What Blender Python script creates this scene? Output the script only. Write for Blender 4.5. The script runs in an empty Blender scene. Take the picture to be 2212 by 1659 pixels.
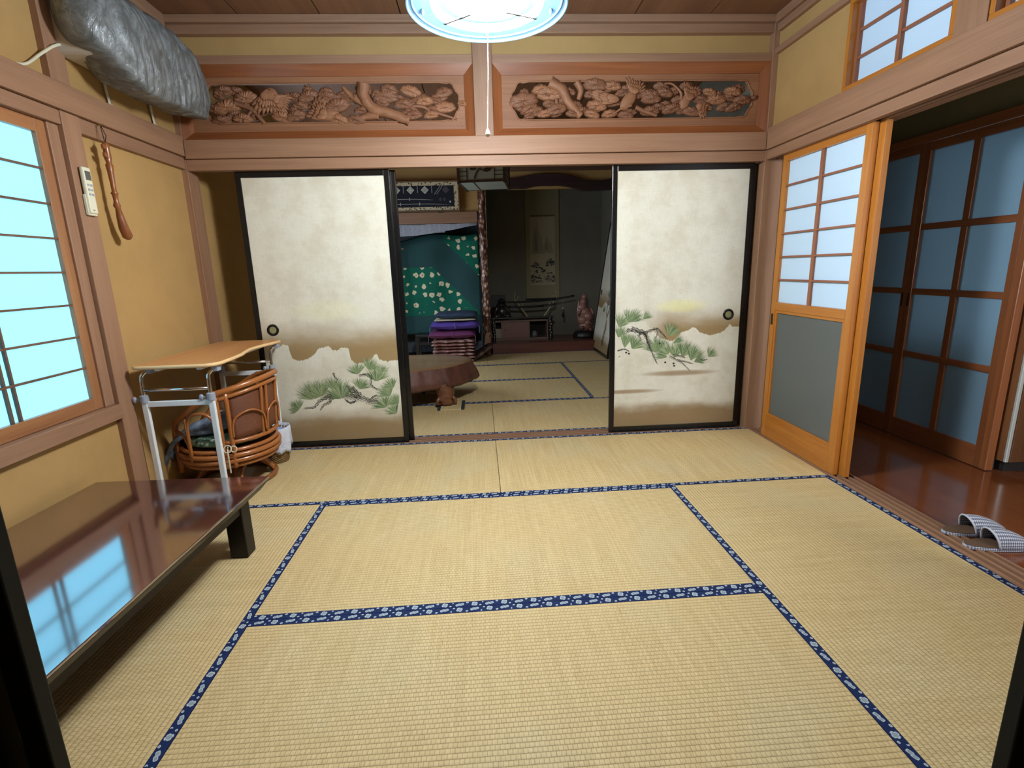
import bpy, bmesh, math, random
from mathutils import Vector, Matrix, noise
PI = math.pi
R = math.radians
S = bpy.context.scene
COL = S.collection
random.seed(7)

# ------------------------------------------------------------------ camera
cam_data = bpy.data.cameras.new('camera')
cam = bpy.data.objects.new('camera', cam_data)
COL.objects.link(cam)
S.camera = cam
cam_data.sensor_fit = 'HORIZONTAL'
cam_data.sensor_width = 36.0
cam_data.lens = 36.0 * 1099.78 / 2212.0
cam_data.clip_start = 0.02
_r = Vector((0.99757731, -0.06368801, -0.02798834))
_u = Vector((0.04127687, 0.21803724, 0.97506717))
_f = Vector((0.05599758, 0.97386015, -0.22013784))
cam.matrix_world = Matrix(((_r.x, _u.x, -_f.x, -0.0687), (_r.y, _u.y, -_f.y, -1.5985), (_r.z, _u.z, -_f.z, 1.1660), (0, 0, 0, 1)))

# ------------------------------------------------------------------ world, exposure
W = bpy.data.worlds.new('world'); S.world = W
W.use_nodes = True
_bg = W.node_tree.nodes['Background']
_bg.inputs[0].default_value = (0.55, 0.75, 1.0, 1)
_bg.inputs[1].default_value = 0.6
S.view_settings.view_transform = 'Standard'
S.view_settings.look = 'None'
S.view_settings.gamma = 1.0
S.view_settings.exposure = 0.0
S.view_settings.use_curve_mapping = False
LAMP_POWER = 156.0           # radiance of the ring tubes
WINDOW_LIGHT = 1.0          # daylight arriving on the back of the shoji paper

# ------------------------------------------------------------------ object helpers
def tag(o, label=None, cat=None, group=None, kind=None):
    if label: o['label'] = label
    if cat: o['category'] = cat
    if group: o['group'] = group
    if kind: o['kind'] = kind
    return o

def empty(name, loc=(0, 0, 0), rz=0.0, label=None, cat=None, group=None, kind=None, rot=None):
    o = bpy.data.objects.new(name, None)
    o.empty_display_size = 0.05
    COL.objects.link(o)
    o.location = loc
    o.rotation_euler = rot if rot else (0, 0, rz)
    return tag(o, label, cat, group, kind)

def kids(o):
    return [c for c in bpy.data.objects if c.parent == o]

def copy_tree(o, parent=None):
    c = o.copy(); COL.objects.link(c)
    if parent: c.parent = parent
    for k in kids(o): copy_tree(k, c)
    return c

class MB:
    """collects simple shapes and links them as one mesh object"""
    def __init__(s): s.v = []; s.f = []; s.mi = []; s.cur = 0
    def add(s, vs, fs):
        b = len(s.v); s.v += [tuple(p) for p in vs]
        for f in fs: s.f.append([i + b for i in f]); s.mi.append(s.cur)
        return s
    def box(s, x0, x1, y0, y1, z0, z1, M=None):
        vs = [Vector(p) for p in ((x0,y0,z0),(x1,y0,z0),(x1,y1,z0),(x0,y1,z0),(x0,y0,z1),(x1,y0,z1),(x1,y1,z1),(x0,y1,z1))]
        if M: vs = [M @ p for p in vs]
        return s.add(vs, [(0,3,2,1),(4,5,6,7),(0,1,5,4),(1,2,6,5),(2,3,7,6),(3,0,4,7)])
    def tube(s, pts, r, n=8, closed=False, cap=True, flat=1.0):
        pts = [Vector(p) for p in pts]; m = len(pts)
        rr = r if isinstance(r, (list, tuple)) else [r] * m
        vs = []; fs = []; ref = None
        for i, p in enumerate(pts):
            if closed: t = pts[(i + 1) % m] - pts[i - 1]
            else: t = pts[min(i + 1, m - 1)] - pts[max(i - 1, 0)]
            if t.length < 1e-9: t = Vector((0, 0, 1))
            t.normalize()
            if ref is None:
                ref = Vector((0, 0, 1)) if abs(t.z) < .9 else Vector((1, 0, 0))
            a = t.cross(ref)
            if a.length < 1e-6: a = t.orthogonal()
            a.normalize(); b = a.cross(t).normalized(); ref = b
            for k in range(n):
                w = 2 * PI * k / n
                vs.append(p + (a * math.cos(w) + b * math.sin(w) * flat) * rr[i])
        for i in range(m if closed else m - 1):
            j = (i + 1) % m
            for k in range(n):
                l = (k + 1) % n
                fs.append((i*n+k, i*n+l, j*n+l, j*n+k))
        if cap and not closed:
            fs.append(tuple(range(n))[::-1]); fs.append(tuple((m-1)*n + k for k in range(n)))
        return s.add(vs, fs)
    def lathe(s, prof, n=24, M=None, cap=True, wob=None):
        vs = []; fs = []
        for (r, z) in prof:
            for k in range(n):
                w = 2 * PI * k / n
                q = r * (wob(w, z) if wob else 1)
                p = Vector((q * math.cos(w), q * math.sin(w), z))
                vs.append(M @ p if M else p)
        for i in range(len(prof) - 1):
            for k in range(n):
                l = (k + 1) % n
                fs.append((i*n+k, i*n+l, (i+1)*n+l, (i+1)*n+k))
        if cap:
            if prof[0][0] > 1e-5: fs.append(tuple(range(n))[::-1])
            if prof[-1][0] > 1e-5: fs.append(tuple((len(prof)-1)*n + k for k in range(n)))
        return s.add(vs, fs)
    def torus(s, c, R_, r, n=32, m=8, M=None, a0=0.0, a1=2*PI):
        full = abs(a1 - a0 - 2*PI) < 1e-6
        cnt = n if full else n + 1
        pts = [Vector((R_*math.cos(a0+(a1-a0)*i/n), R_*math.sin(a0+(a1-a0)*i/n), 0)) for i in range(cnt)]
        if M: pts = [M @ p for p in pts]
        return s.tube([p + Vector(c) for p in pts], r, m, closed=full)
    def blob(s, c, rx, ry, rz, n=12, m=8, M=None, fn=None):
        vs = []; fs = []
        for i in range(m + 1):
            ph = -PI/2 + PI*i/m
            for k in range(n):
                w = 2*PI*k/n
                d = Vector((math.cos(ph)*math.cos(w), math.cos(ph)*math.sin(w), math.sin(ph)))
                q = fn(d) if fn else 1.0
                p = Vector((d.x*rx*q, d.y*ry*q, d.z*rz*q))
                vs.append((M @ p if M else p) + Vector(c))
        for i in range(m):
            for k in range(n):
                l = (k+1) % n
                fs.append((i*n+k, i*n+l, (i+1)*n+l, (i+1)*n+k))
        return s.add(vs, fs)
    def grid(s, fn, nu, nv, closed_u=False):
        vs = [fn(i/(nu if closed_u else nu-1), j/(nv-1)) for j in range(nv) for i in range(nu)]
        fs = []
        for j in range(nv-1):
            for i in range(nu if closed_u else nu-1):
                k = (i+1) % nu
                fs.append((j*nu+i, j*nu+k, (j+1)*nu+k, (j+1)*nu+i))
        return s.add(vs, fs)
    def prism(s, poly, a, b, plane='xz'):
        """extrude a 2-D polygon between a and b along the remaining axis"""
        n = len(poly)
        def P(p, t):
            return (p[0], t, p[1]) if plane == 'xz' else ((p[0], p[1], t) if plane == 'xy' else (t, p[0], p[1]))
        vs = [P(p, a) for p in poly] + [P(p, b) for p in poly]
        fs = [tuple(range(n)), tuple(range(2*n-1, n-1, -1))]
        for i in range(n):
            j = (i+1) % n
            fs.append((i, i+n, j+n, j))
        return s.add(vs, fs)
    def build(s, name, mat=None, parent=None, smooth=False, bevel=0, sub=0, solid=0, auto=None):
        me = bpy.data.meshes.new(name)
        me.from_pydata(s.v, [], s.f)
        for m in (mat if isinstance(mat, (list, tuple)) else [mat]):
            if m: me.materials.append(m)
        for i, p in enumerate(me.polygons):
            p.use_smooth = smooth
            if s.mi[i]: p.material_index = s.mi[i]
        me.validate()
        bm = bmesh.new(); bm.from_mesh(me)
        bmesh.ops.recalc_face_normals(bm, faces=bm.faces)
        bm.to_mesh(me); bm.free()
        me.update()
        o = bpy.data.objects.new(name, me)
        COL.objects.link(o)
        if parent: o.parent = parent
        if solid:
            m = o.modifiers.new('solid', 'SOLIDIFY'); m.thickness = solid; m.offset = 0
        if bevel:
            m = o.modifiers.new('bevel', 'BEVEL'); m.width = bevel; m.segments = 2; m.limit_method = 'ANGLE'; m.angle_limit = R(50)
        if sub:
            m = o.modifiers.new('sub', 'SUBSURF'); m.levels = sub; m.render_levels = sub
        return o

def box(name, mat, x0, x1, y0, y1, z0, z1, parent=None, bevel=0.0, **k):
    return MB().box(x0, x1, y0, y1, z0, z1).build(name, mat, parent, bevel=bevel, **k)

def holed_plate(outer, inner, y0, y1):
    """plate with a hole in the xz plane, between y0 and y1; returns MB"""
    bm = bmesh.new()
    def ring(pts):
        vs = [bm.verts.new((p[0], y0, p[1])) for p in pts]
        return [bm.edges.new((vs[i], vs[(i+1) % len(vs)])) for i in range(len(vs))]
    es = ring(outer) + ring(inner)
    bmesh.ops.triangle_fill(bm, edges=es, use_beauty=True, use_dissolve=False)
    g = bmesh.ops.extrude_face_region(bm, geom=list(bm.faces))
    for e in g['geom']:
        if isinstance(e, bmesh.types.BMVert): e.co.y = y1
    bm.verts.ensure_lookup_table(); bm.verts.index_update()
    mb = MB()
    mb.add([v.co.copy() for v in bm.verts], [[v.index for v in f.verts] for f in bm.faces])
    bm.free()
    return mb

def catmull(pts, n=6):
    pts = [Vector(p) for p in pts]; out = []
    for i in range(len(pts)-1):
        p0 = pts[max(i-1, 0)]; p1 = pts[i]; p2 = pts[i+1]; p3 = pts[min(i+2, len(pts)-1)]
        for k in range(n):
            t = k/n
            out.append(.5*((2*p1)+(p2-p0)*t+(2*p0-5*p1+4*p2-p3)*t*t+(3*p1-p0-3*p2+p3)*t**3))
    out.append(pts[-1]); return out

# ------------------------------------------------------------------ material helpers
class NT:
    def __init__(s, name):
        s.m = bpy.data.materials.new(name); s.m.use_nodes = True
        s.t = s.m.node_tree; s.n = s.t.nodes; s.l = s.t.links
        s.b = s.n['Principled BSDF']; s.out = s.n['Material Output']
        s._tc = None
    def set(s, **k):
        for key, v in k.items():
            i = s.b.inputs[key.replace('_', ' ')]
            if hasattr(v, 'is_output') or isinstance(v, bpy.types.NodeSocket): s.l.new(v, i)
            else: i.default_value = (v + (1,)) if isinstance(v, tuple) and len(v) == 3 and i.type == 'RGBA' else v
        return s
    def node(s, ty, **k):
        n = s.n.new(ty)
        for a, v in k.items(): setattr(n, a, v)
        return n
    def put(s, sock, v):
        if isinstance(v, bpy.types.NodeSocket): s.l.new(v, sock)
        elif isinstance(v, tuple) and len(v) == 3 and sock.type == 'RGBA': sock.default_value = v + (1,)
        else: sock.default_value = v
    def co(s, kind='Object'):
        if not s._tc: s._tc = s.node('ShaderNodeTexCoord')
        return s._tc.outputs[kind]
    def map(s, vec, scale=(1, 1, 1), loc=(0, 0, 0), rot=(0, 0, 0)):
        n = s.node('ShaderNodeMapping'); s.l.new(vec, n.inputs[0])
        n.inputs['Scale'].default_value = scale; n.inputs['Location'].default_value = loc; n.inputs['Rotation'].default_value = rot
        return n.outputs[0]
    def noise(s, vec, scale=5, detail=3, rough=.5, dist=0.0, out='Fac'):
        n = s.node('ShaderNodeTexNoise'); s.l.new(vec, n.inputs['Vector'])
        n.inputs['Scale'].default_value = scale; n.inputs['Detail'].default_value = detail
        n.inputs['Roughness'].default_value = rough; n.inputs['Distortion'].default_value = dist
        return n.outputs[out]
    def math(s, op, a, b=0.0, c=None, clamp=False):
        n = s.node('ShaderNodeMath', operation=op, use_clamp=clamp)
        s.put(n.inputs[0], a); s.put(n.inputs[1], b)
        if c is not None: s.put(n.inputs[2], c)
        return n.outputs[0]
    def ramp(s, fac, stops, interp='LINEAR'):
        n = s.node('ShaderNodeValToRGB'); s.l.new(fac, n.inputs[0]); e = n.color_ramp.elements
        n.color_ramp.interpolation = interp
        while len(e) > 1: e.remove(e[-1])
        e[0].position = stops[0][0]; e[0].color = tuple(stops[0][1]) + (1,)
        for p, c in stops[1:]:
            x = e.new(p); x.color = tuple(c) + (1,)
        return n.outputs[0]
    def mix(s, fac, a, b, mode='MIX'):
        n = s.node('ShaderNodeMix', data_type='RGBA', blend_type=mode)
        s.put(n.inputs[0], fac); s.put(n.inputs[6], a); s.put(n.inputs[7], b)
        return n.outputs[2]
    def sstep(s, v, a, b):
        n = s.node('ShaderNodeMapRange', interpolation_type='SMOOTHSTEP')
        s.put(n.inputs[0], v); n.inputs[1].default_value = a; n.inputs[2].default_value = b
        return n.outputs[0]
    def xyz(s, vec):
        n = s.node('ShaderNodeSeparateXYZ'); s.l.new(vec, n.inputs[0]); return n.outputs
    def comb(s, x, y, z):
        n = s.node('ShaderNodeCombineXYZ'); s.put(n.inputs[0], x); s.put(n.inputs[1], y); s.put(n.inputs[2], z); return n.outputs[0]
    def bump(s, h, strength=.3, dist=.002, normal=None):
        n = s.node('ShaderNodeBump'); s.l.new(h, n.inputs['Height'])
        n.inputs['Strength'].default_value = strength; n.inputs['Distance'].default_value = dist
        if normal: s.l.new(normal, n.inputs['Normal'])
        s.l.new(n.outputs[0], s.b.inputs['Normal']); return n.outputs[0]
    def curve(s, fac, pts):
        n = s.node('ShaderNodeFloatCurve'); s.put(n.inputs['Value'], fac)
        c = n.mapping.curves[0]
        c.points[0].location = pts[0]; c.points[1].location = pts[-1]
        for p in pts[1:-1]: c.points.new(*p)
        for p in c.points: p.handle_type = 'VECTOR'
        n.mapping.update()
        return n.outputs[0]

_mats = {}
def srgb(r, g, b):
    f = lambda c: (c/255/12.92) if c/255 <= .04045 else ((c/255+.055)/1.055)**2.4
    return (f(r), f(g), f(b))

def plain(name, col, rough=.5, metal=0.0, coat=0.0, spec=.5):
    if name in _mats: return _mats[name]
    t = NT(name)
    v = t.noise(t.co(), 30, 3)
    c = t.mix(t.math('MULTIPLY', v, .25), col, tuple(x*.72 for x in col))
    t.set(Base_Color=c, Roughness=rough, Metallic=metal, Coat_Weight=coat, Specular_IOR_Level=spec)
    _mats[name] = t.m; return t.m

def wood(name, c1, c2, axis='x', rough=.45, coat=0.0, grain=26.0, contrast=1.0, stretch=.05, bump=.12):
    key = name + '_' + axis
    if key in _mats: return _mats[key]
    t = NT(key)
    k = 'xyz'.index(axis)
    sc = [1, 1, 1]; sc[k] = stretch
    p = t.map(t.co(), tuple(sc), loc=(random.random(), random.random(), random.random()))
    sc2 = [1, 1, 1]; sc2[k] = .012
    fine = t.noise(t.map(t.co(), tuple(sc2)), 230, 2, .6)
    big = t.noise(p, grain*.22, 2, .5, .6)
    rings = t.noise(p, grain, 4, .55, 1.2)
    a = t.math('MULTIPLY_ADD', rings, .55, t.math('MULTIPLY', big, .45))
    f = t.math('MULTIPLY_ADD', t.math('SUBTRACT', fine, .5), .35, a)
    lo = .5 - .22/contrast; hi = .5 + .2/contrast
    t.set(Base_Color=t.ramp(f, [(lo, c2), (hi, c1)]), Roughness=rough, Coat_Weight=coat, Coat_Roughness=.12)
    t.bump(f, bump, .002)
    _mats[key] = t.m; return t.m

def plaster(name, col):
    t = NT(name)
    a = t.noise(t.co(), 3.0, 4, .6); b = t.noise(t.co(), 260, 3, .7)
    c = t.mix(t.sstep(a, .3, .75), col, tuple(x*.86 for x in col))
    c = t.mix(t.math('MULTIPLY', b, .35), c, tuple(x*.6 for x in col))
    t.set(Base_Color=c, Roughness=.95, Specular_IOR_Level=.15)
    t.bump(b, .35, .002)
    return t.m

def tatami_mat_material():
    t = NT('tatami_weave')
    p = t.co()
    x, y, z = t.xyz(p)
    rnd = t.node('ShaderNodeObjectInfo').outputs['Random']
    br = t.node('ShaderNodeTexBrick')
    wob = t.noise(t.map(p, (1, .25, 1)), 40, 2)
    v = t.comb(t.math('MULTIPLY_ADD', wob, .004, x), y, 0.0)
    t.l.new(v, br.inputs['Vector'])
    for k_, v_ in (('Scale', 1.0), ('Mortar Size', .0011), ('Mortar Smooth', .9), ('Bias', 0.0), ('Brick Width', .0125), ('Row Height', .0152)):
        br.inputs[k_].default_value = v_
    br.inputs['Color1'].default_value = (0, 0, 0, 1); br.inputs['Color2'].default_value = (1, 1, 1, 1); br.inputs['Mortar'].default_value = (.5, .5, .5, 1)
    cell = t.noise(v, 1, 0)
    streak = t.noise(t.map(p, (1, .02, 1)), 120, 3, .6)
    streak2 = t.noise(t.map(p, (1, .06, 1)), 14, 3, .55)
    patch = t.noise(p, 2.2, 3, .5)
    fib = t.noise(t.map(p, (1, .15, 1)), 420, 2, .6)
    rushes = t.mix(t.sstep(streak, .3, .72), srgb(198, 168, 114), srgb(219, 192, 140))
    rushes = t.mix(t.math('MULTIPLY', t.sstep(streak2, .5, .8), .5), rushes, srgb(178, 147, 94))
    rushes = t.mix(t.math('MULTIPLY', t.sstep(patch, .45, .75), .45), rushes, srgb(202, 190, 152))
    rushes = t.mix(t.math('MULTIPLY', rnd, .35), rushes, srgb(194, 174, 128))
    rushes = t.mix(t.math('MULTIPLY', br.outputs['Color'], .16), rushes, srgb(236, 213, 164))
    rushes = t.mix(t.math('MULTIPLY', t.sstep(fib, .55, .8), .3), rushes, srgb(160, 130, 76))
    groove = t.mix(t.math('MULTIPLY', br.outputs['Fac'], .34), rushes, srgb(128, 96, 48))
    ridge = t.math('ABSOLUTE', t.math('SINE', t.math('MULTIPLY', y, PI/.0152)))
    valley_shade = t.math('MULTIPLY', t.math('POWER', t.math('SUBTRACT', 1.0, ridge), 2.0), .40)  # shading between the weave ridges, darkened in the colour
    groove = t.mix(valley_shade, groove, srgb(140, 110, 64))
    crack = t.sstep(t.noise(t.map(p, (1, .035, 1), loc=(3, 1, 0)), 330, 2, .5), .66, .72)
    crack = t.math('MULTIPLY', crack, t.sstep(t.noise(t.map(p, (1, .2, 1)), 9, 2), .45, .6))
    groove = t.mix(t.math('MULTIPLY', crack, .6), groove, srgb(112, 84, 44))
    h = t.math('MULTIPLY_ADD', t.math('SUBTRACT', 1.0, br.outputs['Fac']), .5, t.math('MULTIPLY', ridge, .5))
    h = t.math('MULTIPLY_ADD', fib, .2, h)
    t.set(Base_Color=groove, Roughness=.62, Specular_IOR_Level=.35)
    t.bump(h, .7, .0022)
    return t.m

def border_cloth_material():
    """navy brocade ribbon: x runs along the ribbon, y across it (centre at 0)"""
    t = NT('border_brocade')
    x, y, z = t.xyz(t.co())
    P_ = .106
    u = t.math('SUBTRACT', t.math('MULTIPLY', t.math('FRACT', t.math('DIVIDE', x, P_)), P_), P_*.25)
    def rot(du, dv, ang):
        a = t.math('SUBTRACT', u, du); b = t.math('SUBTRACT', y, dv)
        return (t.math('ADD', t.math('MULTIPLY', a, math.cos(ang)), t.math('MULTIPLY', b, math.sin(ang))),
                t.math('SUBTRACT', t.math('MULTIPLY', b, math.cos(ang)), t.math('MULTIPLY', a, math.sin(ang))))
    def ell(du, dv, ra, rb, ang, pw=2.0):
        a, b = rot(du, dv, ang)
        d = t.math('ADD', t.math('POWER', t.math('ABSOLUTE', t.math('DIVIDE', a, ra)), pw), t.math('POWER', t.math('ABSOLUTE', t.math('DIVIDE', b, rb)), pw))
        return d
    f1 = t.math('MINIMUM', ell(0, .001, .0112, .0058, .5, 4), ell(0, .001, .0058, .0112, .5, 4))
    f2 = t.math('MINIMUM', ell(.0465, .001, .0085, .0056, .45, 4), ell(.0595, .003, .0085, .0056, .45, 4))
    f3 = ell(.026, -.0078, .0046, .0038, .3); f4 = ell(.079, -.0078, .0046, .0038, .3); f5 = ell(-.02, .009, .004, .0034, .3)
    m = t.math('MINIMUM', t.math('MINIMUM', f1, f2), t.math('MINIMUM', f3, t.math('MINIMUM', f4, f5)))
    mask = t.math('SUBTRACT', 1.0, t.sstep(m, .85, 1.2))
    inner = t.math('MULTIPLY', t.sstep(m, .1, .3), .8)
    cell = t.noise(t.co(), 900, 1)
    pale = t.mix(t.math('SUBTRACT', .55, t.math('MULTIPLY', t.sstep(m, .02, .4), .55)), srgb(176, 186, 186), srgb(84, 100, 128))
    navy = t.mix(t.math('MULTIPLY', cell, .5), srgb(22, 40, 84), srgb(12, 22, 52))
    t.set(Base_Color=t.mix(mask, navy, pale), Roughness=.75, Specular_IOR_Level=.2)
    t.bump(cell, .3, .0006)
    return t.m

def fusuma_paper(name, w, h, cloud, mode):
    """cream silk paper with painted brown mist; x in 0..w, z in 0..h"""
    t = NT(name)
    p = t.co(); x, y, z = t.xyz(p)
    weave = t.noise(t.map(p, (1, 1, .06)), 300, 2, .6); weave2 = t.noise(t.map(p, (.06, 1, 1)), 300, 2, .6)
    blot = t.noise(p, 5.0, 5, .65); blot2 = t.noise(t.map(p, (.35, 1, 1)), 26, 4, .7)
    cream = t.mix(t.sstep(blot, .38, .72), srgb(220, 216, 201), srgb(205, 198, 178))
    cream = t.mix(t.math('MULTIPLY', t.sstep(blot2, .6, .75), .4), cream, srgb(184, 174, 150))
    tex = t.math('ADD', t.math('MULTIPLY', weave, .5), t.math('MULTIPLY', weave2, .5))
    cream = t.mix(t.math('MULTIPLY', t.sstep(tex, .42, .66), .35), cream, srgb(194, 186, 164))
    edge = t.math('MULTIPLY', t.curve(t.math('DIVIDE', x, w), [(a/w, b/h) for a, b in cloud]), h)
    jag = t.math('MULTIPLY', t.math('SUBTRACT', t.noise(t.map(p, (1, 0, 0)), 70, 2, .6), .5), .028)
    edge = t.math('ADD', edge, jag)
    d = t.math('SUBTRACT', z, edge)
    wav = t.math('MULTIPLY', t.math('SUBTRACT', t.noise(t.map(p, (1, 1, 2.2)), 4, 3), .5), .12)
    zz = t.math('ADD', z, wav)
    brown = srgb(146, 118, 74)
    if mode == 'left':
        fade = t.math('SUBTRACT', 1.0, t.sstep(zz, .66, .90))
        low = t.math('SUBTRACT', 1.0, t.sstep(zz, .13, .29))
        glow = t.math('ADD', t.math('POWER', t.math('DIVIDE', t.math('SUBTRACT', x, .47), .30), 2.0), t.math('POWER', t.math('DIVIDE', t.math('SUBTRACT', z, .93), .09), 2.0)); gs = .16
    else:
        fade = t.math('SUBTRACT', 1.0, t.sstep(zz, .72, .90))
        fade = t.math('MULTIPLY', fade, t.sstep(x, .2, .42))
        low = t.math('SUBTRACT', 1.0, t.sstep(zz, .13, .235))
        glow = t.math('ADD', t.math('POWER', t.math('DIVIDE', t.math('SUBTRACT', x, .49), .22), 2.0), t.math('POWER', t.math('DIVIDE', t.math('SUBTRACT', z, .885), .055), 2.0)); gs = .42
    up = t.math('MULTIPLY', t.math('MULTIPLY', t.sstep(d, -.002, .003), fade), .95)
    c = t.mix(up, cream, brown)
    c = t.mix(t.math('MULTIPLY', low, .9), c, srgb(134, 106, 64))
    if mode == 'right':
        for (cx, cz, rx, rz) in ((.50, .415, .32, .026), (.12, .295, .30, .020)):
            e = t.math('ADD', t.math('POWER', t.math('DIVIDE', t.math('SUBTRACT', x, cx), rx), 2.0), t.math('POWER', t.math('DIVIDE', t.math('SUBTRACT', z, cz), rz), 2.0))
            c = t.mix(t.math('MULTIPLY', t.math('SUBTRACT', 1.0, t.sstep(e, 0.0, 1.0)), .75), c, srgb(136, 102, 58))
    c = t.mix(t.math('MULTIPLY', t.math('SUBTRACT', 1.0, t.sstep(glow, 0.0, 1.0)), gs), c, srgb(226, 220, 120))
    t.set(Base_Color=c, Roughness=.7, Specular_IOR_Level=.3)
    t.bump(tex, .25, .001)
    return t.m

def emit(name, col, strength):
    t = NT(name)
    t.set(Base_Color=(.9, .9, .9), Emission_Color=col, Emission_Strength=strength, Roughness=.6)
    return t.m
# ------------------------------------------------------------------ materials
def WD(axis): return wood('aged_cedar', srgb(160, 121, 93), srgb(130, 94, 70), axis, rough=.55, grain=24)
def WDK(axis): return wood('dark_cedar', srgb(120, 88, 66), srgb(84, 58, 42), axis, rough=.6, grain=24)
def WO(axis): return wood('honey_pine', srgb(194, 126, 50), srgb(160, 94, 30), axis, rough=.35, coat=.25, grain=18)
def WL(axis): return wood('lattice_wood', srgb(160, 104, 74), srgb(126, 76, 54), axis, rough=.5)
def WB(axis): return wood('window_frame_wood', srgb(170, 118, 76), srgb(132, 84, 52), axis, rough=.4, coat=.15, grain=18)
def WR(axis): return wood('red_frame_wood', srgb(152, 90, 50), srgb(114, 60, 30), axis, rough=.38, coat=.25, grain=20)
def WH(axis): return wood('hall_door_wood', srgb(150, 90, 50), srgb(112, 60, 30), axis, rough=.4, coat=.2, grain=20)
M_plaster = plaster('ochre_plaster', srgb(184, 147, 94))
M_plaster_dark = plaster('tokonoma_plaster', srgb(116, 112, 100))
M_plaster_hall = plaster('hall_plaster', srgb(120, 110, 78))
M_tatami = tatami_mat_material()
M_border = border_cloth_material()
M_lacq = plain('black_lacquer', srgb(16, 15, 16), .25, coat=.15, spec=.35)
M_lacq_matte = plain('black_stain', srgb(24, 22, 22), .4)
M_white = plain('white_enamel', srgb(226, 230, 234), .3)
M_chrome = plain('chrome', (.75, .77, .8), .12, 1.0)
M_greyplastic = plain('grey_plastic', srgb(150, 154, 166), .45)
M_brass = plain('brass', srgb(176, 156, 96), .35, .8)
M_cream = plain('cream_plastic', srgb(222, 216, 190), .4)
M_gap = plain('dark_gap', srgb(30, 24, 20), .9)

def paper_material(name, glow=0.0, col=(.5, .8, 1.0), base=(.8, .82, .85)):
    t = NT(name)
    f = t.noise(t.co(), 60, 4, .7)
    c = t.mix(t.math('MULTIPLY', f, .2), base, tuple(q*.85 for q in base))
    t.set(Base_Color=c, Roughness=.85, Specular_IOR_Level=.2)
    if glow:
        t.set(Emission_Color=col, Emission_Strength=glow)
    return t.m
M_paper = paper_material('shoji_paper', base=(.57, .76, .96))
M_paper_lit = paper_material('sunlit_shoji_paper', WINDOW_LIGHT, (.43, 1.32, 1.9), (.08, .12, .16))

def frosted(name, col):
    t = NT(name)
    f = t.noise(t.co(), 400, 2)
    t.set(Base_Color=col, Roughness=.42, Transmission_Weight=.25, Specular_IOR_Level=.5, IOR=1.3)
    t.bump(f, .15, .001)
    return t.m
M_glass = frosted('frosted_glass', srgb(112, 116, 114))
M_glass_hall = frosted('hall_frosted_glass', srgb(128, 158, 178))

_tn = [0]
def trim(mat, x0, x1, y0, y1, z0, z1, label, bevel=.003):
    _tn[0] += 1
    o = box('trim_%d' % _tn[0], mat, x0, x1, y0, y1, z0, z1, bevel=bevel)
    return tag(o, label, 'trim', kind='structure')

# ------------------------------------------------------------------ tatami mats
def tatami(x0, x1, y0, y1, label, z=0.0):
    """mat with long axis along x or y; borders run along the long sides"""
    cx, cy = (x0+x1)/2, (y0+y1)/2
    along_x = (x1-x0) > (y1-y0)
    L, Wd = (x1-x0, y1-y0) if along_x else (y1-y0, x1-x0)
    t = empty('tatami_mat', (cx, cy, z), 0 if along_x else PI/2, label, 'tatami mat', 'tatami mats')
    g = .0012
    MB().box(-L/2+g, L/2-g, -Wd/2+.028, Wd/2-.028, -.05, 0).build('rush_cover', M_tatami, t, bevel=.002)
    for sgn in (-1, 1):
        b = MB().box(-L/2+g, L/2-g, -.0148, .0148, -.05, .0016).build('border', M_border, t, bevel=.0015)
        b.location = (0, sgn*(Wd/2-.0152), 0)
        b.rotation_euler = (0, 0, 0 if sgn > 0 else PI)
    return t
tatami(-1.82, 0, .91, 1.82, 'tatami mat beneath the rattan chair, in front of the left painted door')
tatami(0, 1.82, .91, 1.82, 'tatami mat in front of the right painted door, beside the shoji glass door')
tatami(-1.82, -.91, -.91, .91, 'tatami mat under the low lacquer table')
tatami(-.91, .91, 0, .91, 'tatami mat in the middle of the room, below the ceiling lamp')
tatami(-.91, .91, -.91, 0, 'nearest tatami mat, filling the bottom of the photo')
tatami(.91, 1.82, -.91, .91, 'tatami mat along the right wall, beside the dark hallway')
Y2 = 1.945
tatami(-1.82, 0, Y2, Y2+.91, 'tatami mat in the far room under the near side of the tree-stump table')
tatami(0, 1.82, Y2, Y2+.91, 'tatami mat in the far room just past the door tracks, right of the stump table')
tatami(-.91, .91, Y2+.91, Y2+1.82, 'tatami mat in the far room behind the foot of the stump table')
tatami(-.91, .91, Y2+1.82, Y2+2.73, 'second tatami mat back from the far-room alcove')
tatami(.91, 1.82, Y2+.91, Y2+2.73, 'tatami mat in the far room lying lengthwise along its right wall')
tatami(-1.82, -.91, Y2+.91, Y2+2.73, 'tatami mat in the far room lying lengthwise along its left wall')
tatami(-1.82, 0, Y2+2.73, Y2+3.6, 'rearmost tatami mat, under the stack of floor cushions')
tatami(0, 1.82, Y2+2.73, Y2+3.6, 'rearmost tatami mat, in front of the alcove step')

# ------------------------------------------------------------------ floors, walls, ceiling
fl = MB().box(-2.1, 1.95, -.93, 6.6, -.12, -.052).build('floor', M_gap)
tag(fl, 'timber subfloor under the tatami mats', 'floor', kind='structure')
M_hallfloor = wood('hall_floor_boards', srgb(120, 66, 34), srgb(86, 42, 20), 'y', rough=.18, coat=.6, grain=8)
hf = empty('floor', (0, 0, 0), 0, 'glossy red-brown boarded floor of the hallway', 'floor', kind='structure')
for i in range(20):
    x0 = 1.952 + i*.1
    MB().box(x0+.0004, x0+.0996, -2.2, 3.4 if x0 < 2.75 else .93, -.03, -.004).build('floor_board', M_hallfloor, hf)
of = box('floor', plain('entry_floor', srgb(110, 84, 56), .5), -2.1, 1.95, -3.4, -.98, -.12, -.004)
tag(of, 'plain floor of the space behind the near doorway', 'floor', kind='structure')

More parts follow.
